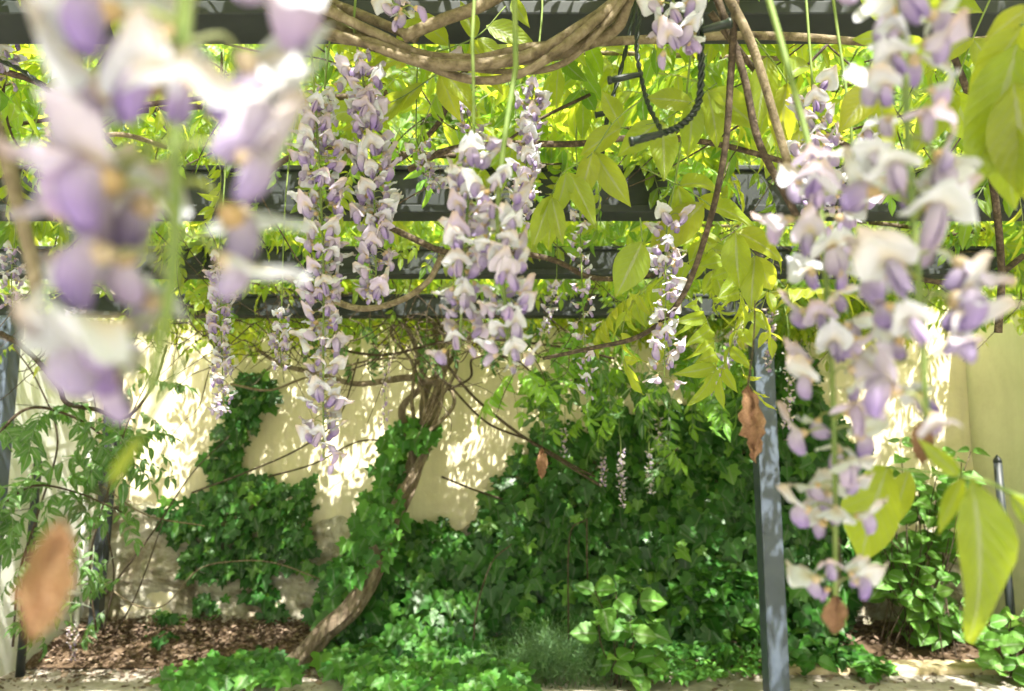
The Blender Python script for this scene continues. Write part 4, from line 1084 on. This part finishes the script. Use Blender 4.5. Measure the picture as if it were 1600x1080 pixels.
r4 = thing('ivy', 'light green young ivy creeping on the ground at the foot of the ivy wall', 'ivy', PY(640, 1030, 4.3))
ivy(r4, FOOT, 620, lambda x, y, ed: .58+.15*ed, .085, M_IVYL, 290, 14, ground=True)
CREEP = [(255, 1060), (300, 1035), (370, 1015), (440, 1018), (468, 1040), (450, 1058), (380, 1062), (300, 1075), (262, 1078)]
r5 = thing('ivy', 'low green ivy runner creeping out over the concrete edge and leaf litter', 'ivy', PY(360, 1050, 4.3))
ivy(r5, CREEP, 260, lambda x, y, ed: .6+.1*ed, .075, M_IVYL, 240, 15, ground=True)
TUFT = [(228, 975), (250, 955), (285, 962), (288, 995), (250, 1005), (232, 995)]
r6 = thing('ivy', 'small dark ivy tuft at the wall foot in dry leaf litter', 'ivy', PY(258, 1003, 4.75))
ivy(r6, TUFT, 70, lambda x, y, ed: .14+.08*ed, .065, M_IVY, 70, 16)
r7 = thing('ivy', 'tiny ivy sprig on the crumbling wall base above the small tuft', 'ivy', PY(322, 945, 4.93))
ivy(r7, [(300, 938), (322, 930), (345, 940), (340, 958), (308, 958)], 26, lambda x, y, ed: .06+.04*ed, .06, M_IVY, 26, 17)

# hydrangeas: stems with opposite leaf pairs
def hydrangea(label, stems, base, size, mat, seed, pairs=(2, 3), group=None, gap=.075):
    r = np.random.default_rng(seed)
    root = thing('hydrangea', label, 'hydrangea', base, group)
    mes = [mk('leaf', *T, [mat]) for T in T_HYD]
    for pts in stems:
        pth = smooth_path(pts, 6)
        put('stem', mk('stem', *tube_t(pth, [.0042, .0026], 6), [M_VINED]), root)
        npair = r.integers(pairs[0], pairs[1]+1)
        a0 = r.uniform(0, 3.14)
        L = np.linalg.norm(np.diff(pth, axis=0), axis=1).sum()
        for k in range(npair):
            t = 1-k*(gap/max(L, .1))*r.uniform(.8, 1.4)
            if t < .15: break
            q = np.array([np.interp(t, np.linspace(0, 1, len(pth)), pth[:, c]) for c in range(3)])
            for s in (0, math.pi):
                a = a0+k*math.pi/2+s+r.normal(0, .25)
                y = np.array((math.cos(a), math.sin(a), r.uniform(-.35, .3)+(.25 if k == 0 else 0)))
                M = frame(y, np.array((0, -1., .9))+r.normal(0, .25, 3))*size*r.uniform(.75, 1.15)*(.75 if k == 0 else 1)
                put('leaf', mes[r.integers(3)], root, mat4(M, q+nrm(y)*.008))
    return root
hb = PY(960, 1070, 4.05); hb[2] = GZ
st = []
for (x, y, Y) in ((930, 925, 4.02), (962, 912, 4.1), (1005, 920, 4.12), (935, 970, 3.98), (985, 975, 3.98), (1022, 975, 4.08), (965, 1030, 3.95), (1025, 1025, 4.0), (1010, 1055, 3.95)):
    e = PY(x, y, Y); st.append([hb+rng.normal(0, .03, 3)*np.array((1, 1, 0)), (hb*.5+e*.5)+np.array((rng.normal(0, .03), 0, .03)), e])
hydrangea('bright green hydrangea standing before the dark ivy between trunk and post', st, hb, .15, M_HYD, 41, (2, 2))
hb = PY(1440, 985, 4.55); hb[2] = GZ+.02
st = []
for i in range(38):
    x, y = rng.uniform(1375, 1525), rng.uniform(690, 960)
    if rng.random() < .25: x = rng.uniform(1340, 1400); y = rng.uniform(820, 900)
    e = PY(x, y, rng.uniform(4.3, 4.75)); st.append([hb+rng.normal(0, .12, 3)*np.array((1, .6, 0)), (hb*.45+e*.55)+np.array((rng.normal(0, .05), 0, .02)), e])
hydrangea('tall leafy hydrangea bush in front of the pale cream side wall', st, hb, .125, M_HYD, 42, (4, 4), gap=.11)
hb = PY(1575, 1060, 4.15); hb[2] = GZ+.02
st = []
for (x, y, Y) in ((1545, 975, 4.15), (1580, 960, 4.15), (1600, 1000, 4.1), (1560, 1010, 4.05), (1535, 1000, 4.1), (1590, 1040, 4.0), (1620, 960, 4.1), (1550, 1040, 4.05)):
    e = PY(x, y, Y); st.append([hb+rng.normal(0, .03, 3)*np.array((1, 1, 0)), (hb*.5+e*.5), e])
hydrangea('small young hydrangea on the kerb under the large yellow-green leaf', st, hb, .14, M_HYD, 43, (2, 2))

# fine needle herb
herb = thing('herb_clump', 'feathery fine-leaved green herb clump at the edge of the path', 'herb', PY(860, 1070, 4.1))
hp = []
n = 1500
x = rng.normal(865, 62, n).clip(740, 1000); Yh = rng.uniform(3.98, 4.4, n)
bs = np.array([PZ(a, 1075, 0.0) for a in x]); bs[:, 1] = Yh; bs[:, 0] = [PY(a, 1040, b)[0] for a, b in zip(x, Yh)]; bs[:, 2] = GZ
ht = (0.16+0.16*np.exp(-((x-860)/60)**2))*rng.uniform(.5, 1.1, n)
dirs = nrm(np.stack([rng.normal(0, .35, n), rng.normal(-.15, .3, n), np.ones(n)], -1))
sp = [tube_t([b, b+d*h*.6, b+d*h+np.array((d[0]*.03, -.015, -.01))], [.0015, .001], 3, col=(rng.random(), .3, .2)) for b, d, h in zip(bs[:500], dirs[:500], ht[:500])]
NT = 9000
ii = rng.integers(0, n, NT); tt = rng.uniform(.15, 1, NT)
bp = bs[ii]+dirs[ii]*(ht[ii]*tt)[:, None]
nd = nrm(dirs[ii]*.6+rng.normal(0, .7, (NT, 3)))
Tn = blade(2, 1, .06, 0, .3)
Vn = batch(Tn, frame(nd, rng.normal(0, 1, (NT, 3)))*rng.uniform(.018, .04, NT)[:, None, None], bp, rng.random(NT))
stuff(put('needles', mk('needles', *cat_t([Vn]+sp), [M_HERB]), herb))

def low_cover(label, poly, n, size, mat, seed, h=.12, Ts=T_SMALL, own_n=0):
    r = np.random.default_rng(seed)
    poly = np.asarray(poly, float); lo, hi = poly.min(0), poly.max(0)
    x = r.uniform(lo[0], hi[0], n*5); y = r.uniform(lo[1], hi[1], n*5); s = inpoly(x, y, poly); x, y = x[s][:n], y[s][:n]; n = len(x)
    zt = h*r.random(n)*(.6+.4*wav(x, y, .05, seed))+GZ+.025
    p = np.array([PZ(a, b, c) if b > 960 else PY(a, b, 4.6) for a, b, c in zip(x, y, zt)])
    over = p[:, 1] > 4.85
    for i in np.where(over)[0]: p[i] = PY(x[i], y[i], r.uniform(4.5, 4.85))
    a = r.uniform(0, 6.28, n)
    yv = np.stack([np.cos(a), np.sin(a)*.8-.25, r.normal(.05, .4, n)], -1)
    z = np.stack([r.normal(0, .35, n), -.5+r.normal(0, .3, n), np.ones(n)], -1)
    M = frame(yv, z)*(size*r.uniform(.6, 1.2, n))[:, None, None]
    k = r.integers(0, len(Ts), n)
    root = thing('ground_cover', label, 'ground cover', (p[:, 0].mean(), p[:, 1].mean(), 0))
    own = np.zeros(n, bool); own[np.argsort(p[:, 1])[:own_n]] = True
    mes = [mk('leaf', *T, [mat]) for T in Ts]
    for i in np.where(own)[0]: put('leaf', mes[k[i]], root, mat4(M[i], p[i]))
    stuff(put('leaves', mk('leaves', *cat_t([batch(Ts[q], M[(k == q) & ~own], p[(k == q) & ~own], r.random(((k == q) & ~own).sum())) for q in range(len(Ts))]), [mat]), root))
low_cover('small-leaved green ground cover spreading between hydrangea and grey post', [(985, 985), (1060, 960), (1130, 950), (1195, 975), (1200, 1045), (1100, 1062), (1010, 1060), (985, 1040)], 1500, .045, M_IVYL, 51, .16)
low_cover('sprawling light green leaves under the ivy just before the grey post', [(1040, 920), (1110, 880), (1190, 900), (1195, 985), (1100, 985), (1040, 970)], 260, .085, M_IVYL, 52, .3, T_HYD, 120)
low_cover('dark green leaves on the soil on the far side of the grey post', [(1225, 985), (1290, 970), (1330, 1005), (1330, 1030), (1260, 1035), (1225, 1040)], 200, .09, M_IVY, 53, .14, T_HYD, 100)
low_cover('little dark seedlings on bare soil under the hydrangea bush', [(1335, 1015), (1380, 1020), (1395, 1050), (1370, 1058), (1335, 1045)], 60, .085, M_IVYL, 54, .1, T_IVY, 60)

# dry leaf litter
nl = 18000
lx = rng.uniform(LX+.03, RX-.05, nl); lyy = WALLY-.1-np.abs(rng.normal(0, .38, nl))
lyy = np.where(lyy < PATHY-.45, rng.uniform(PATHY, WALLY-.1, nl), lyy)
k = (lyy > PATHY) | (rng.random(nl) < .8)
k &= (lx < -0.2) | (rng.random(nl) < .4)
lx, lyy = lx[k], lyy[k]; nl = len(lx)
lz = np.where(lyy > PATHY, .03+.07*np.clip((lyy-4.4)/.5, 0, 1), .004)+GZ+rng.uniform(0, .06, nl)*np.clip((lyy-PATHY)/.3, 0, 1)
a = rng.uniform(0, 6.28, nl)
Ml = frame(np.stack([np.cos(a), np.sin(a), rng.normal(0, .25, nl)], -1), np.stack([rng.normal(0, .45, nl), rng.normal(0, .45, nl), np.ones(nl)], -1))*(.013+.034*rng.random(nl)**2)[:, None, None]
Tl = blade(4, 2, .3, .5, -.5, 2, .05)
def litter_mat():
    m, nt, out = nodes('leaf_litter')
    at = N(nt, 'ShaderNodeAttribute', attribute_name='Col'); sep = N(nt, 'ShaderNodeSeparateColor'); nt.links.new(at.outputs['Color'], sep.inputs[0])
    c = ramp(nt, sep.outputs[0], [(0, (0.07, 0.048, 0.033)), (.3, (.17, .118, .08)), (.6, (.11, .074, .05)), (.8, (.27, .2, .135)), (1, (.09, .062, .045))])
    pb = N(nt, 'ShaderNodeBsdfPrincipled'); nt.links.new(c, pb.inputs['Base Color']); pb.inputs['Roughness'].default_value = .8
    nt.links.new(pb.outputs[0], out.inputs[0]); return m
M_LIT = litter_mat()
lo = stuff(put('leaf_litter', mk('leaf_litter', *batch(Tl, Ml, np.stack([lx, lyy, lz], -1), rng.random(nl)), [M_LIT])))
tag(lo, 'dry brown fallen leaves lying along the foot of the walls', 'leaf litter')

# long dry tendrils on the ground at the left
td = thing('dry_tendril', 'pale dry tendril arching over the leaf litter before the crumbling wall base', 'tendril', PY(225, 960, 4.5))
vtube('tendril', pyp([(160, 910, 4.55), (210, 945, 4.5), (258, 945, 4.5), (310, 890, 4.5), (370, 877, 4.55), (430, 880, 4.6), (500, 905, 4.65)]), [.005, .004], M_VINE, td, 6)

# ------------------------------------------------------------------ trees beyond the wall
def tree(label, x, y, h, rx, seed, n=4200):
    r = np.random.default_rng(seed)
    root = thing('tree', label, 'tree', (x, y, -.06), 'trees beyond the garden wall')
    put('trunk', mk('trunk', *tube_t(smooth_path([(x, y, -.1), (x+.1, y, h*.3), (x-.05, y+.1, h*.6), (x, y, h*.85)], 8), [.16, .12, .07, .03], 10, .1, 3, seed), [M_BARK]), root)
    lim = []
    cl = []
    for k in range(16):
        a = r.uniform(0, 6.28); z0 = r.uniform(.3, .7)*h; e = np.array((x+math.cos(a)*rx*r.uniform(.4, .95), y+math.sin(a)*rx*r.uniform(.4, .95), z0+r.uniform(.05, .4)*h))
        lim.append(tube_t(smooth_path([(x, y, z0), (x*.5+e[0]*.5, y*.5+e[1]*.5, z0*.4+e[2]*.6), e], 5), [.05, .015], 6)); cl.append(e)
    put('limbs', mk('limbs', *cat_t(lim), [M_BARK]), root)
    cl = np.array(cl); c = cl[r.integers(0, len(cl), n)]+r.normal(0, 1, (n, 3))*np.array((.42, .42, .42))*rx*.6
    M = yaw_m(r.uniform(0, 6.28, n), r.normal(-.2, .5, n), r.normal(0, .5, n), r.uniform(1.2, 2.0, n))
    stuff(put('crown', mk('crown', *batch(COMP_LOW[seed % 10], M, c, r.random(n)), [M_TREE]), root))
tree('leafy tree beyond the cream wall, behind the trunk of the wisteria', -1.6, 8.0, 6.4, 2.3, 61)
tree('leafy tree beyond the cream wall, behind the grey post', 1.9, 8.0, 6.2, 2.3, 62)
tree('leafy tree beyond the white side wall corner', -5.4, 8.2, 6.4, 2.2, 63)
tree('leafy tree beyond the pale cream side wall corner', 5.4, 8.2, 6.2, 2.2, 64)
